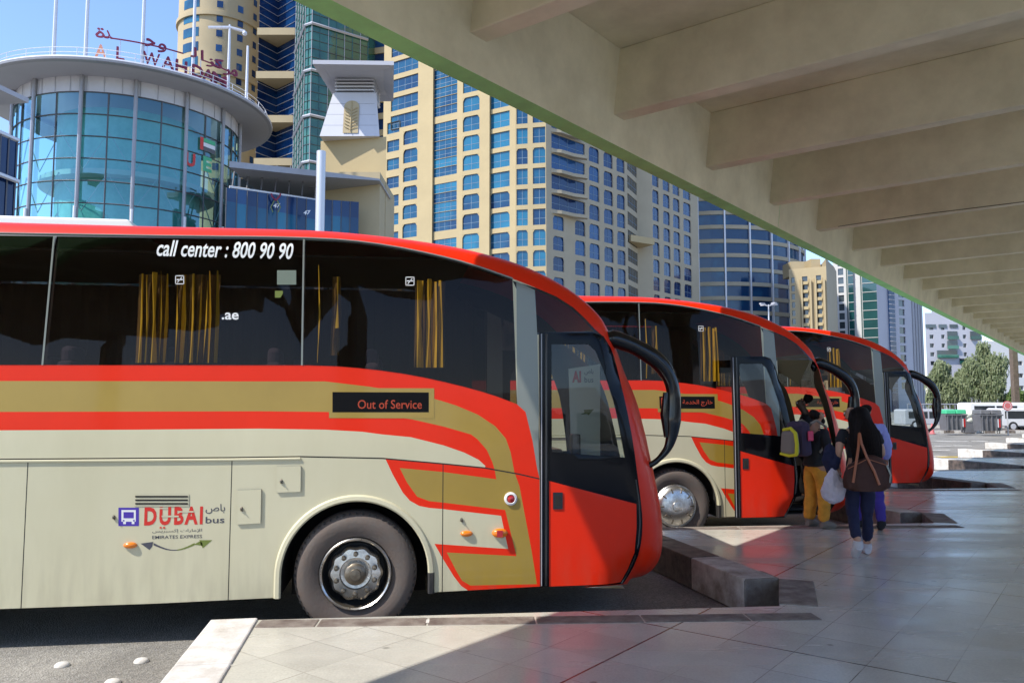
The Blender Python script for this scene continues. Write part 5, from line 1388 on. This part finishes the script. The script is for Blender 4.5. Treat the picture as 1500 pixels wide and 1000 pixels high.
# far kerbed islands (alternating stones)
m=MB()
for (v,Dy,u0,u1) in ((632.5,0,1336,1520),):
    a=gz(1336,634,-.32);b=gz(1530,634,-.32)
    n_=26
    for i in range(n_):
        x0=a[0]+(b[0]-a[0])*i/n_;x1=a[0]+(b[0]-a[0])*(i+1)/n_-.02
        m.box(((x0+x1)/2,a[1],-.24),(x1-x0,.4,.17),'kerb_white' if i%4<2 else 'kerb')
    m.box(((a[0]+b[0])/2,a[1]+2.6,-.25),(b[0]-a[0],4.8,.13),'kerb')
    a2=gz(1336,627,-.32)
    m.box(((a[0]+b[0])/2,a2[1]+1,-.02),(b[0]-a[0]+8,.4,.6),'kerb_white')
tag(m.build('traffic_island'),'far traffic island with pale and grey kerb stones',kind='structure')
m=MB()
for u,v in ((1350,646),(1383,646),(1407,646),(1435,646),(1353,653),(1382,653),(1410,652.5),(1377,659),(1372,668)):
    x,y=gz(u,v,-.316); m.box((x,y,-.314),(.75,.22,.012),'kerb_white')
for u,v in ((1392,669),(1425,659)):
    x,y=gz(u,v,-.316); m.box((x,y,-.314),(.8,.5,.01),'roadyellow')
tag(m.build('road_marking'),kind='structure')
def bin_(u,v,lid,label,wpx):
    x,y=gz(u,v,-.12); y=min(y,52); x=at(u,600,y)[0]; w=wpx/F*y
    e_=empty('waste_container',(x,y,-.18)); m=MB(); hb=1.15
    vs=[]
    for z,k in ((.16,.86),(hb,1.0)):
        for sx,sy in ((-1,-1),(1,-1),(1,1),(-1,1)): vs.append((sx*w/2*k,sy*.45*k,z))
    m.mesh(vs,[(3,2,1,0),(4,5,6,7),(0,1,5,4),(1,2,6,5),(2,3,7,6),(3,0,4,7)],'bin')
    for k in range(5): m.box((-w/2*.85+w*.85*k/4,-.47,.65),(.05,.08,.95),'bin')
    m.box((0,-.47,hb-.04),(w*1.04,.1,.08),'bin'); m.box((w*.36,-.47,.62),(.1,.02,.5),'lens_red'); m.box((w*.36-.12,-.47,.62),(.1,.02,.5),'white'); m.build('bin_body',e_)
    m=MB(); 
    for sx in (-1,1): m.box((sx*w/4,0,hb+.14),(w/2-.03,.95,.26),lid,taper=.9)
    m.build('lid',e_,bevel=.04)
    for sx in (-1,1):
        m=MB(); m.lathe([(.08,-.04),(.09,-.03),(.09,.03),(.08,.04)],'rubber',(sx*w*.36,-.3,.09),seg=12); m.build('castor',e_)
    tag(e_,label,'waste bin','waste bins on the far island')
bin_(1394.5,632,'bingreen','grey wheeled waste container with green lids',31); bin_(1445,633,'bin','grey wheeled waste container with grey lids, beside the round sign',32)
x,y,_=at(1475,600,48); m=MB(); m.tube([(0,0,0),(0,0,1.5)],.04,'lightmetal',8); ps=m.build('round_sign',loc=(x,y,-.3),smooth=True)
m=MB(); z=at(1475,594,48)[2]+.3; m.lathe([(.01,-.09),(.29,-.09),(.29,-.05),(.01,-.05)],'signpink',(0,0,z),seg=24); m.lathe([(.22,-.093),(.19,-.093)],'white',(0,0,z),seg=24); m.build('sign_disc',ps)
tag(ps,'faded red round sign on a thin white post','sign')
# fence
fx0,fy=at(1330,600,63)[0],63; m=MB(); fe=empty('metal_fence',(fx0,fy,-.3))
for k in range(90): m.tube([(k*.42,0,0),(k*.42,0,1.9)],.03,'metalgrey',4)
m.tube([(0,0,1.85),(38,0,1.85)],.05,'metalgrey',4); m.tube([(0,0,.3),(38,0,.3)],.05,'metalgrey',4); m.build('railing_bars',fe)
m=MB(); m.box((19,.3,.25),(38,.25,.5),'bgwhite'); m.build('plinth',fe)
tag(fe,'grey railing fence on a low wall below the willow trees','fence')
# vehicles beyond
def vehicle(u,D,L,H_,mt,label,cat,name,nose=.2):
    x=at(u,600,D)[0]; v=empty(name,(x,D,-.32)); m=MB()
    pr=[(-L/2,.35),(-L/2,H_*.95),(-L/2+.15,H_),(L/2-nose*L*.6,H_),(L/2-nose*L*.15,H_*.55),(L/2,H_*.48),(L/2,.35)]
    n=len(pr); m.mesh([(a,-.85,b) for a,b in pr]+[(a,.85,b) for a,b in pr],[(i,(i+1)%n,n+(i+1)%n,n+i) for i in range(n)]+[tuple(range(n-1,-1,-1)),tuple(range(n,2*n))],mt); m.build('body',v,bevel=.06)
    k=3 if L>4.6 else 2
    for i in range(k):
        m=MB(); xa=-L/2+.3+i*(L*.72/k); m.face([(xa,-.862,H_*.55),(xa+L*.72/k-.12,-.862,H_*.55),(xa+L*.72/k-.12,-.862,H_*.88),(xa,-.862,H_*.88)],'glassdk'); m.build('window',v)
    for sx in (-1,1):
        m=MB(); m.lathe([(.001,-.02),(.2,-.02),(.33,-.01),(.34,.2)],'rubber',(sx*L*.31,-.86,.34),seg=18,mats=['lightmetal','rubber','rubber']); m.build('wheel',v,smooth=True)
    tag(v,label,cat)
vehicle(1456,58,4.5,2.0,'van','white minibus parked behind the bins and round sign','minibus','parked_minibus',.12)
vehicle(1358,60,4.3,1.5,'bgwhite','silver car seen through the mirror arm of the farthest coach','car','parked_car')
vehicle(1500,56,4.4,1.6,'van','white car cut by the right edge of the photo','car','parked_car')
# red cone-ish bollard and a bundle of sacks
x,y,_=at(1365,618,50); m=MB(); m.lathe([(.2,0),(.2,.04),(.14,.05),(.05,.65),(.01,.66)],'signpink',axis='z',seg=14); tag(m.build('traffic_cone',loc=(x,y,-.3),smooth=True),'faded red traffic cone left of the green-lidded bin','traffic cone')
x,y,_=at(1418,600,51); m=MB()
for dx_,dz_,r_ in ((-.2,1.0,.32),(.15,1.15,.3),(.0,.75,.3),(.35,1.0,.25)): m.ball((dx_,0,dz_),(r_,.28,r_*.75),'poster' if dx_<.3 else 'salmon',10,6)
m.box((0,.05,.3),(.7,.5,.7),'bin'); tag(m.build('refuse_pile',loc=(x,y,-.2),smooth=True),'heap of pale refuse sacks on a crate between the two bins','refuse sacks')
# concrete column beyond the canopy end
m=MB(); x,y,_=at(1486.5,560,60); m.box((0,0,3.6),(.42,.42,7.2),'bark'); tag(m.build('brown_column',loc=(x,y,-.3),bevel=.03),'brown square column at the far end of the canopy','column')
# trees
def tree(u,D,vtop,wpx,label,seedn,drop=1.0,n=2600,mt='leaf',zlo=1.2):
    rnd=random.Random(seedn); x=at(u,580,D)[0]; ztop=at(u,vtop,D)[2]+.3; w=wpx/F*D/2
    t=empty('willow_tree',(x,D,-.3)); m=MB()
    m.tube([(0,0,0),(.05,0,1.0),(.0,.1,ztop*.45),(.1,0,ztop*.75)],[.22,.17,.12,.04],'bark',8)
    cl=[]
    for k in range(16):
        a=rnd.uniform(0,6.28); r=w*rnd.uniform(.15,.72); z=zlo+(ztop-zlo)*rnd.uniform(.2,.9)
        r*=math.sqrt(max(.1,1-((z-zlo)/(ztop-zlo))**2))
        c_=(r*math.cos(a),r*math.sin(a)*.9,z); cl.append((c_,rnd.uniform(.22,.42)*w))
        m.tube([(0,0,ztop*.35),(c_[0]*.5,c_[1]*.5,(z+ztop*.4)/2),c_],[.07,.05,.015],'bark',5)
    cl.append(((0,0,ztop-.25*w),.25*w))
    m.build('trunk',t,smooth=True)
    m=MB()
    for i in range(n):
        c_,r=rnd.choice(cl)
        while True:
            p=[rnd.uniform(-1,1) for _ in range(3)]; L=math.sqrt(sum(a*a for a in p))
            if .35<L<1: break
        px_,py_,pz_=c_[0]+p[0]*r,c_[1]+p[1]*r,c_[2]+p[2]*r-rnd.random()**2*drop*.9
        l=rnd.uniform(.18,.42); a=rnd.uniform(0,6.28); wd=rnd.uniform(.03,.07); sw=rnd.uniform(-.15,.15)
        dx_,dy_=math.cos(a)*wd,math.sin(a)*wd
        m.face([(px_-dx_,py_-dy_,pz_),(px_+dx_,py_+dy_,pz_),(px_+dx_*.4+sw,py_+dy_*.4+sw*.6,pz_-l),(px_-dx_*.4+sw,py_-dy_*.4+sw*.6,pz_-l)],mt)
        if rnd.random()<.5:
            m.face([(px_-.06,py_,pz_+.03),(px_+.05,py_-.05,pz_),(px_+.09,py_+.02,pz_+.09),(px_-.01,py_+.06,pz_+.1)],mt)
    m.build('crown',t,weld=False)
    tag(t,label,'tree','trees behind the far fence')
tree(1378,70,526,62,'lower rounded willow-like tree, left of the tallest crown',1,n=6500,zlo=.8)
tree(1443,68,498,78,'tallest bushy willow-like tree behind the bins',2,1.3,n=9500,zlo=.8)
tree(1410,74,540,50,'small tree filling the gap between the two big crowns',3,n=4500,zlo=.8)
tree(1487,66,566,36,'low green shrub at the right edge beneath the brown column',4,.5,n=3500,mt='leaf2',zlo=.4)
# ================================================================== PEOPLE
def chain(vs,es,rs,parent_i,pts):
    for p,r in pts:
        vs.append(p); rs.append(r); es.append((parent_i,len(vs)-1)); parent_i=len(vs)-1
    return parent_i
ctex=bpy.data.textures.new('cloth_folds','CLOUDS'); ctex.noise_scale=.09; ctex.noise_depth=3
def skin(name,vs,es,rs,mt,parent,sub=2,rx=None,fold=0):
    me=bpy.data.meshes.new(name); me.from_pydata(vs,es,[]); me.materials.append(M[mt])
    o=bpy.data.objects.new(name,me); col.objects.link(o); o.parent=parent
    sk=o.modifiers.new('skin','SKIN'); sk.use_smooth_shade=True; sk.branch_smoothing=.4
    lay_=me.skin_vertices[0] if len(me.skin_vertices) else None
    if lay_ is None:
        import bmesh
        b=bmesh.new(); b.from_mesh(me); b.verts.layers.skin.verify(); b.to_mesh(me); b.free(); lay_=me.skin_vertices[0]
    for i,r in enumerate(rs):
        lay_.data[i].radius=r if isinstance(r,tuple) else (r,r)
    lay_.data[0].use_root=True
    s=o.modifiers.new('sub','SUBSURF'); s.levels=sub; s.render_levels=sub
    if fold:
        s.levels=3; s.render_levels=3; d=o.modifiers.new('folds','DISPLACE'); d.texture=ctex; d.strength=fold; d.mid_level=.5
    return o
def hand(vs,es,rs,wr,dirv,palmn,curl=.6):
    """palm and five fingers from wrist index; dirv = direction of hand, palmn = direction the palm faces"""
    d=Vector(dirv).normalized(); n=Vector(palmn); n=(n-d*n.dot(d)).normalized(); s=d.cross(n)
    w=Vector(vs[wr]); p=w+d*.045; vs.append(tuple(p)); rs.append((.032,.018)); es.append((wr,len(vs)-1)); pi=len(vs)-1
    for off,ln_ in ((-.030,.065),(-.010,.080),(.010,.074),(.030,.058)):
        k=p+d*.045+s*off; a=k+(d*math.cos(curl*.5)+n*math.sin(curl*.5))*ln_*.5; b_=a+(d*math.cos(curl*1.4)+n*math.sin(curl*1.4))*ln_*.5
        chain(vs,es,rs,pi,[(tuple(k),.0105),(tuple(a),.0095),(tuple(b_),.007)])
    th=p-d*.02-s*.035; t2=th+(d*.7-s*.5+n*.4)*.035; t3=t2+(d*.8+n*.5)*.025
    chain(vs,es,rs,pi,[(tuple(th),.013),(tuple(t2),.0105),(tuple(t3),.008)])
def headparts(parent,c,face,hairm,skinm,hair='short',scale=1.0):
    """c = head centre; face = unit vector of gaze"""
    f=Vector(face).normalized(); up=Vector((0,0,1)); s=f.cross(up).normalized(); c=Vector(c)
    m=MB()
    for sg in (-1,1):
        e_=c+f*.088*scale+s*sg*.031+up*.012
        m.ball(tuple(e_),.011*scale,'white',8,5); m.ball(tuple(e_+f*.008),.006*scale,'hair',6,4)
    m.build('eyes',parent)
def person(name,loc,rz,J,rad,skinm):
    """J: joints in local coordinates, facing local +y"""
    root=empty(name,loc,rz)
    vs=[];es=[];rs=[]
    vs.append(J['pelvis']); rs.append(rad.get('pelvis',(.15,.11)))
    ch=chain(vs,es,rs,0,[(J['waist'],(.125,.095)),(J['chest'],(.155,.11)),(J['neckb'],(.07,.06)),(J['neck'],(.052,.052))])
    chest=2
    f=Vector(J['face']).normalized(); hc=Vector(J['head'])
    # head: jaw, face, cranium as one branchless chain
    a=chain(vs,es,rs,ch,[(tuple(hc+Vector((0,0,-.07))+f*.018),(.058,.062)),(tuple(hc+f*.008),(.078,.088)),(tuple(hc+Vector((0,0,.065))-f*.012),(.068,.078))])
    chain(vs,es,rs,a-1,[(tuple(hc+f*.10+Vector((0,0,-.012))),(.012,.012))])   # nose
    for sd,k in (('l',-1),('r',1)):
        sh=chain(vs,es,rs,chest,[(J['sh'+sd],.058),(J['el'+sd],.040),(J['wr'+sd],.026)])
        d=Vector(J['wr'+sd])-Vector(J['el'+sd]); hand(vs,es,rs,sh,J.get('hd'+sd,d),J.get('pn'+sd,(-k,0,0)),J.get('curl',.7))
        an=chain(vs,es,rs,0,[(J['hip'+sd],(.085,.095)),(J['kn'+sd],.058),(J['an'+sd],.038)])
        toe=J.get('toe'+sd); 
        if toe: chain(vs,es,rs,an,[(toe,(.035,.025))])
    skin('body',vs,es,rs,skinm,root)
    hp=MB()
    s=f.cross(Vector((0,0,1))).normalized()
    for sg in (-1,1):
        e_=hc+f*.082+s*sg*.030+Vector((0,0,.008)); hp.ball(tuple(e_),.011,'white',8,5); hp.ball(tuple(e_+f*.007),.006,'hair',6,4)
        b_=hc+f*.086+s*sg*.03+Vector((0,0,.03)); hp.ball(tuple(b_),(.018,.018,.005),'hair',8,4)
    hp.build('eyes',root,smooth=True)
    m=MB(); m.ball(tuple(hc+f*.082+Vector((0,0,-.052))),(.022,.022,.008),'logo_red',8,5); m.build('mouth',root,smooth=True)
    m=MB()
    for sg in (-1,1): m.ball(tuple(hc+s*sg*.082-f*.01),(.018,.024,.034),skinm,8,6)
    m.build('ears',root,smooth=True)
    return root
def trousers(root,J,mt,r1=.105,r2=.075,r3=.058,hem=.04):
    vs=[J['pelvis']];es=[];rs=[(.17,.13)]
    chain(vs,es,rs,0,[(tuple(Vector(J['pelvis'])*.4+Vector(J['waist'])*.6),(.145,.115))])
    for sd in 'lr':
        a=Vector(J['an'+sd]);k=Vector(J['kn'+sd]); chain(vs,es,rs,0,[(J['hip'+sd],(r1,r1+.012)),(tuple((Vector(J['hip'+sd])+k)/2),r1*.88),(J['kn'+sd],r2),(tuple(a+(k-a).normalized()*hem),r3)])
    return skin('trousers',vs,es,rs,mt,root,fold=.035)
def top(root,J,mt,sleeve='long',r=.055,grow=1.0):
    vs=[J['chest']];es=[];rs=[(.175*grow,.13*grow)]
    chain(vs,es,rs,0,[(J['waist'],(.145*grow,.115*grow)),(tuple(Vector(J['pelvis'])*1.0+Vector((0,0,.03))),(.165*grow,.13*grow)),(tuple(Vector(J['pelvis'])*1.0+Vector((0,0,-.06))),(.172*grow,.14*grow))])
    chain(vs,es,rs,0,[(J['neckb'],(.085,.075))])
    for sd in 'lr':
        if sleeve=='long': chain(vs,es,rs,0,[(J['sh'+sd],r+.018),(J['el'+sd],r),(tuple(Vector(J['wr'+sd])*.9+Vector(J['el'+sd])*.1),r*.72)])
        else: chain(vs,es,rs,0,[(J['sh'+sd],r+.02),(tuple(Vector(J['sh'+sd])*.4+Vector(J['el'+sd])*.6),r+.008)])
    return skin('shirt',vs,es,rs,mt,root,fold=.03)
def shoes(root,J,mt):
    for sd in 'lr':
        m=MB(); a=Vector(J['an'+sd]); t=Vector(J['toe'+sd]); d=(t-a); fl=Vector((d.x,d.y,0)).normalized()
        h=a+Vector((0,0,-.045))-fl*.04 if abs(d.z)<.12 else a-fl*.03+Vector((0,0,-.03))
        m.tube([tuple(a+Vector((0,0,.03))),tuple(a+Vector((0,0,-.02))+fl*.005),tuple((a+t)/2+Vector((0,0,-.01))),tuple(t),tuple(t+d.normalized()*.035)],[.048,.055,.05,.044,.022],mt,10)
        m.tube([tuple(h),tuple(a*.5+t*.5+Vector((0,0,-.035))),tuple(t+Vector((0,0,-.02)))],[.035,.038,.034],mt,10)
        m.build('shoe',root,smooth=True)
# --- woman with long hair, walking away
J=dict(pelvis=(0,0,.90),waist=(0,0,1.06),chest=(0,.01,1.25),neckb=(0,.02,1.38),neck=(0,.035,1.43),head=(-.035,.06,1.545),face=(-.9,.45,-.2),
 shl=(-.17,.0,1.33),ell=(-.235,-.06,1.10),wrl=(-.20,.11,.95),shr=(.17,0,1.33),elr=(.235,-.03,1.09),wrr=(.16,.13,1.04),
 hipl=(-.085,0,.86),knl=(-.085,.03,.50),anl=(-.10,-.20,.16),toel=(-.11,-.10,.03),hipr=(.085,0,.86),knr=(.08,.05,.48),anr=(.075,.10,.09),toer=(.085,.24,.04))
wx,wy=3.80,8.66
J1=J
wo=person('person',(wx,wy,0),R(-8),J,{},'skin_f')
trousers(wo,J,'navy',.10,.07,.052); top(wo,J,'black_cloth','short',.05,.96); shoes(wo,J,'shoe')
vs=[(0.0,.03,1.60)];es=[];rs=[(.108,.112)]
chain(vs,es,rs,0,[((.02,-.03,1.50),(.115,.10)),((.03,-.10,1.36),(.15,.075)),((.035,-.13,1.2),(.155,.06)),((.05,-.13,1.04),(.11,.045)),((.06,-.125,.95),(.06,.03))])
hr=skin('hair',vs,es,rs,'hair',wo)
rnd=random.Random(4); m=MB()
for k in range(150):
    a=rnd.uniform(0,6.28); a2=rnd.uniform(-1.5,1.5)-math.pi/2; zt=rnd.uniform(.88,1.08); j_=lambda q: rnd.uniform(-q,q)
    P_=[(.09*math.cos(a2)*rnd.uniform(.2,1),.0+.10*math.sin(a2),1.575+j_(.02)),(.115*math.cos(a2),-.03+.10*math.sin(a2),1.48),(.03+.15*math.cos(a2),-.10+.08*math.sin(a2),1.34),(.035+.155*math.cos(a2)+j_(.01),-.13+.065*math.sin(a2),1.18),(.05+.13*math.cos(a2)+j_(.02),-.13+.05*math.sin(a2),zt+.06),(.055+.10*math.cos(a2)+j_(.03),-.13+.04*math.sin(a2),zt-.03)]
    m.tube(P_,[.001,.006,.007,.006,.004,.0008],'hair',4)
m.build('hair_strands',wo,smooth=True)
tag(wo,'woman walking away with long black hair, black T-shirt and dark trousers','person')
# her bag, strap, plastic bag, rolled jacket
bg=empty('leather_bag',(wx-.06,wy-.27,.72),R(-6)); m=MB(); vs=[];fs=[];ns=20
prof_=[(0,.0),(.17,.01),(.235,.04),(.255,.12),(.235,.22),(.18,.31),(.10,.345),(0,.35)]
for j,(w_,z_) in enumerate(prof_):
    for k in range(ns):
        a=2*math.pi*k/ns; cx_=math.copysign(abs(math.cos(a))**.75,math.cos(a)); vs.append((w_*cx_+.02*math.sin(z_*9),(.035+.085*(1-z_/.42))*math.sin(a)*(1 if w_ else 0),z_+.035*(cx_)*(z_/.35)))
for j in range(len(prof_)-1):
    for k in range(ns): fs.append((j*ns+k,j*ns+(k+1)%ns,(j+1)*ns+(k+1)%ns,(j+1)*ns+k))
m.mesh(vs,fs,'leather'); m.build('bag_body',bg,smooth=True)
m=MB(); m.tube([(-.16,-.10,.10),(-.13,-.085,.24),(-.10,-.06,.36),(-.06,.0,.48),(-.02,.10,.60),(.0,.22,.66)],.014,'strap',6); m.tube([(.10,-.11,.08),(.06,-.09,.22),(.0,-.06,.36),(-.03,.0,.5),(-.01,.12,.62)],.014,'strap',6); m.tube([(-.2,-.075,.24),(.0,-.075,.345),(.2,-.06,.28)],.004,'strap',6); m.tube([(.2,-.05,.28),(.23,-.07,.18),(.22,-.06,.1)],.009,'silver',6); m.build('bag_strap',bg,smooth=True)
tag(bg,'dark brown leather holdall with tan straps slung behind the long-haired woman','bag')
def blob(name,loc,prof_,mt,seedn,label,cat,ns=16,amp=.02,flat=.45):
    rnd=random.Random(seedn); m=MB(); vs=[];fs=[]
    for j,(w_,z_) in enumerate(prof_):
        for k in range(ns):
            a=2*math.pi*k/ns; r_=w_*(1+rnd.uniform(-1,1)*amp*4); vs.append((r_*math.cos(a),r_*math.sin(a)*flat,z_+rnd.uniform(-1,1)*amp*.5))
    for j in range(len(prof_)-1):
        for k in range(ns): fs.append((j*ns+k,j*ns+(k+1)%ns,(j+1)*ns+(k+1)%ns,(j+1)*ns+k))
    m.mesh(vs,fs,mt); o=m.build(name,loc=loc,smooth=True); s_=o.modifiers.new('s','SUBSURF'); s_.levels=3; s_.render_levels=3; dd=o.modifiers.new('folds','DISPLACE'); dd.texture=ctex; dd.strength=.05; dd.mid_level=.5
    tag(o,label,cat); return o
blob('plastic_bag',(wx-.30,wy-.02,.56),[(.01,0),(.10,.02),(.14,.10),(.13,.2),(.08,.30),(.03,.37),(.02,.40)],'plastic',3,'crumpled pale plastic bag hanging from the woman with long hair','plastic bag')
blob('rolled_jacket',(wx-.30,wy+.02,.88),[(.01,0),(.07,.02),(.10,.10),(.10,.2),(.07,.27),(.01,.30)],'navy',5,'navy patterned jacket bundled under the woman\'s left arm','jacket',amp=.04,flat=.7)
# --- man with backpack
J=dict(pelvis=(0,0,.84),waist=(0,.0,1.0),chest=(0,.02,1.18),neckb=(0,.03,1.31),neck=(0,.045,1.36),head=(0,.075,1.475),face=(.1,1,.05),
 shl=(-.18,.02,1.27),ell=(-.21,.0,1.02),wrl=(-.16,.2,.97),shr=(.18,.02,1.27),elr=(.20,.04,1.0),wrr=(.12,.24,1.0),
 hipl=(-.09,0,.80),knl=(-.10,.03,.46),anl=(-.11,-.02,.09),toel=(-.13,.12,.04),hipr=(.09,0,.80),knr=(.11,.04,.46),anr=(.13,.0,.09),toer=(.15,.14,.04))
mx_,my_=4.05,10.60
mn=person('person',(mx_,my_,0),R(-66),J,{},'skin_m')
trousers(mn,J,'mustard',.115,.088,.078,hem=-.015); top(mn,J,'black_cloth','long',.062,1.08); shoes(mn,J,'bagflap')
vs=[(0,.06,1.535)];es=[];rs=[(.088,.095)]; chain(vs,es,rs,0,[((0,.02,1.49),(.085,.08)),((0,-.01,1.43),(.06,.05))]); skin('hair',vs,es,rs,'hair',mn)
m=MB(); m.ball((.01,.125,1.405),(.06,.05,.05),'hair',10,6); m.build('beard',mn,smooth=True)
tag(mn,'bearded man in a black jumper and mustard trousers waiting at the open coach door','person')
bp=empty('backpack',(mx_-.235,my_-.10,.98),R(-66)); m=MB(); m.box((0,-.01,.20),(.34,.20,.46),'bagpurple',taper=.85); m.build('main_compartment',bp,bevel=.06)
m=MB(); m.box((0,-.16,.15),(.29,.12,.32),'bagflap',taper=.85); m.build('front_pocket',bp,bevel=.05)
m=MB(); m.tube([(.155,-.2,.0),(.165,-.2,.14),(.13,-.19,.28),(.03,-.17,.335),(-.1,-.17,.31)],.024,'yellow',8); m.tube([(.155,-.2,.0),(.02,-.2,-.02),(-.13,-.2,.0)],.02,'yellow',8); m.build('yellow_trim',bp,smooth=True)
m=MB(); m.box((.185,.02,.24),(.02,.09,.13),'pink'); m.build('name_tag',bp,bevel=.01)
m=MB(); 
for sx in (-.13,.13): m.tube([(sx,.08,.40),(sx,.18,.44),(sx,.34,.36),(sx*1.1,.37,.2),(sx*1.2,.2,.02)],.017,'bagflap',6)
m.build('shoulder_strap',bp,smooth=True)
tag(bp,'dark purple backpack with grey pocket, yellow trim and pink tag, on the bearded man','backpack')
# --- person in the doorway
J=dict(pelvis=(0,0,.86),waist=(0,0,1.03),chest=(0,.02,1.22),neckb=(0,.03,1.36),neck=(0,.045,1.41),head=(0,.075,1.53),face=(0,1,-.1),
 shl=(-.19,.02,1.31),ell=(-.23,.0,1.04),wrl=(-.18,.2,1.0),shr=(.19,.02,1.31),elr=(.22,.06,1.05),wrr=(.12,.26,1.1),
 hipl=(-.09,0,.82),knl=(-.10,.08,.46),anl=(-.11,-.02,.09),toel=(-.13,.12,.04),hipr=(.09,0,.82),knr=(.11,.10,.48),anr=(.13,.06,.09),toer=(.15,.2,.04))
pn=person('person',(4.52,12.05,.12),R(80),J,{},'skin_d'); trousers(pn,J,'black_cloth'); top(pn,J,'black_cloth','long',.062,1.1); shoes(pn,J,'black_cloth')
vs=[(0,.06,1.60)];es=[];rs=[(.10,.105)]; chain(vs,es,rs,0,[((0,-.0,1.58),(.09,.08)),((0,-.09,1.63),(.055,.05))]); skin('hair',vs,es,rs,'hair',pn)
tag(pn,'dark-clothed person with tied-back black hair standing inside the open coach doorway','person')
# --- man in lavender shirt beyond the woman
J=dict(pelvis=(0,0,.88),waist=(0,0,1.05),chest=(0,.02,1.24),neckb=(0,.03,1.38),neck=(0,.05,1.42),head=(-.02,.08,1.53),face=(-.3,1,-.3),
 shl=(-.19,.02,1.33),ell=(-.23,-.02,1.06),wrl=(-.2,.14,.92),shr=(.19,.02,1.33),elr=(.25,.0,1.06),wrr=(.24,.12,.88),
 hipl=(-.09,0,.84),knl=(-.10,.08,.46),anl=(-.11,.08,.10),toel=(-.13,.22,.04),hipr=(.09,0,.84),knr=(.10,-.0,.47),anr=(.11,-.12,.11),toer=(.12,.02,.04))
bm=person('person',(4.70,10.45,0),R(-12),J,{},'skin_m'); trousers(bm,J,'indigo',.11,.08,.065,hem=-.015); top(bm,J,'lavender','long',.062,1.08); shoes(bm,J,'black_cloth')
vs=[(0,.06,1.60)];es=[];rs=[(.095,.10)]; chain(vs,es,rs,0,[((0,0,1.54),(.085,.08))]); skin('hair',vs,es,rs,'hair',bm)
tag(bm,'man in a loose lavender shirt and indigo trousers, half hidden beyond the long-haired woman','person')
# ================================================================== WORLD, SUN, CAMERA
SUNV=Vector((-.751,-.439,1)).normalized()
w=bpy.data.worlds.new('World'); sc.world=w; w.use_nodes=True; nt=w.node_tree
sky=nt.nodes.new('ShaderNodeTexSky'); sky.sky_type='NISHITA'; sky.sun_disc=False
el=math.asin(SUNV.z); sky.sun_elevation=el; sky.sun_rotation=math.atan2(SUNV.x,SUNV.y)
sky.air_density=1.1; sky.dust_density=.4; sky.ozone_density=5
mxs=nt.nodes.new('ShaderNodeMix'); mxs.data_type='RGBA'; mxs.blend_type='MULTIPLY'; mxs.inputs[0].default_value=1; mxs.inputs[7].default_value=(.93,.90,.97,1); nt.links.new(sky.outputs[0],mxs.inputs[6]); nt.links.new(mxs.outputs[2],nt.nodes['Background'].inputs[0]); nt.nodes['Background'].inputs[1].default_value=.14
L=bpy.data.lights.new('sun','SUN'); L.energy=2.7; L.angle=R(.53); L.color=(1,.95,.87)
lo=bpy.data.objects.new('sun',L); col.objects.link(lo); lo.rotation_euler=SUNV.to_track_quat('Z','Y').to_euler(); lo.location=(-20,-10,40)
cam=bpy.data.cameras.new('camera'); cam.sensor_width=36; cam.lens=36*F/1500; cam.clip_end=4000; cam.clip_start=.05
co=bpy.data.objects.new('camera',cam); col.objects.link(co); co.location=(0,0,CZ); co.rotation_euler=(R(90)+PITCH,0,0); sc.camera=co
sc.view_settings.view_transform='Standard'; sc.view_settings.look='None'; sc.view_settings.exposure=1.15; sc.view_settings.gamma=1
sc.cycles.caustics_reflective=False; sc.cycles.caustics_refractive=False; sc.cycles.max_bounces=10; sc.cycles.transparent_max_bounces=16; sc.cycles.use_denoising=True; sc.cycles.diffuse_bounces=7
sc.cycles.sample_clamp_indirect=6
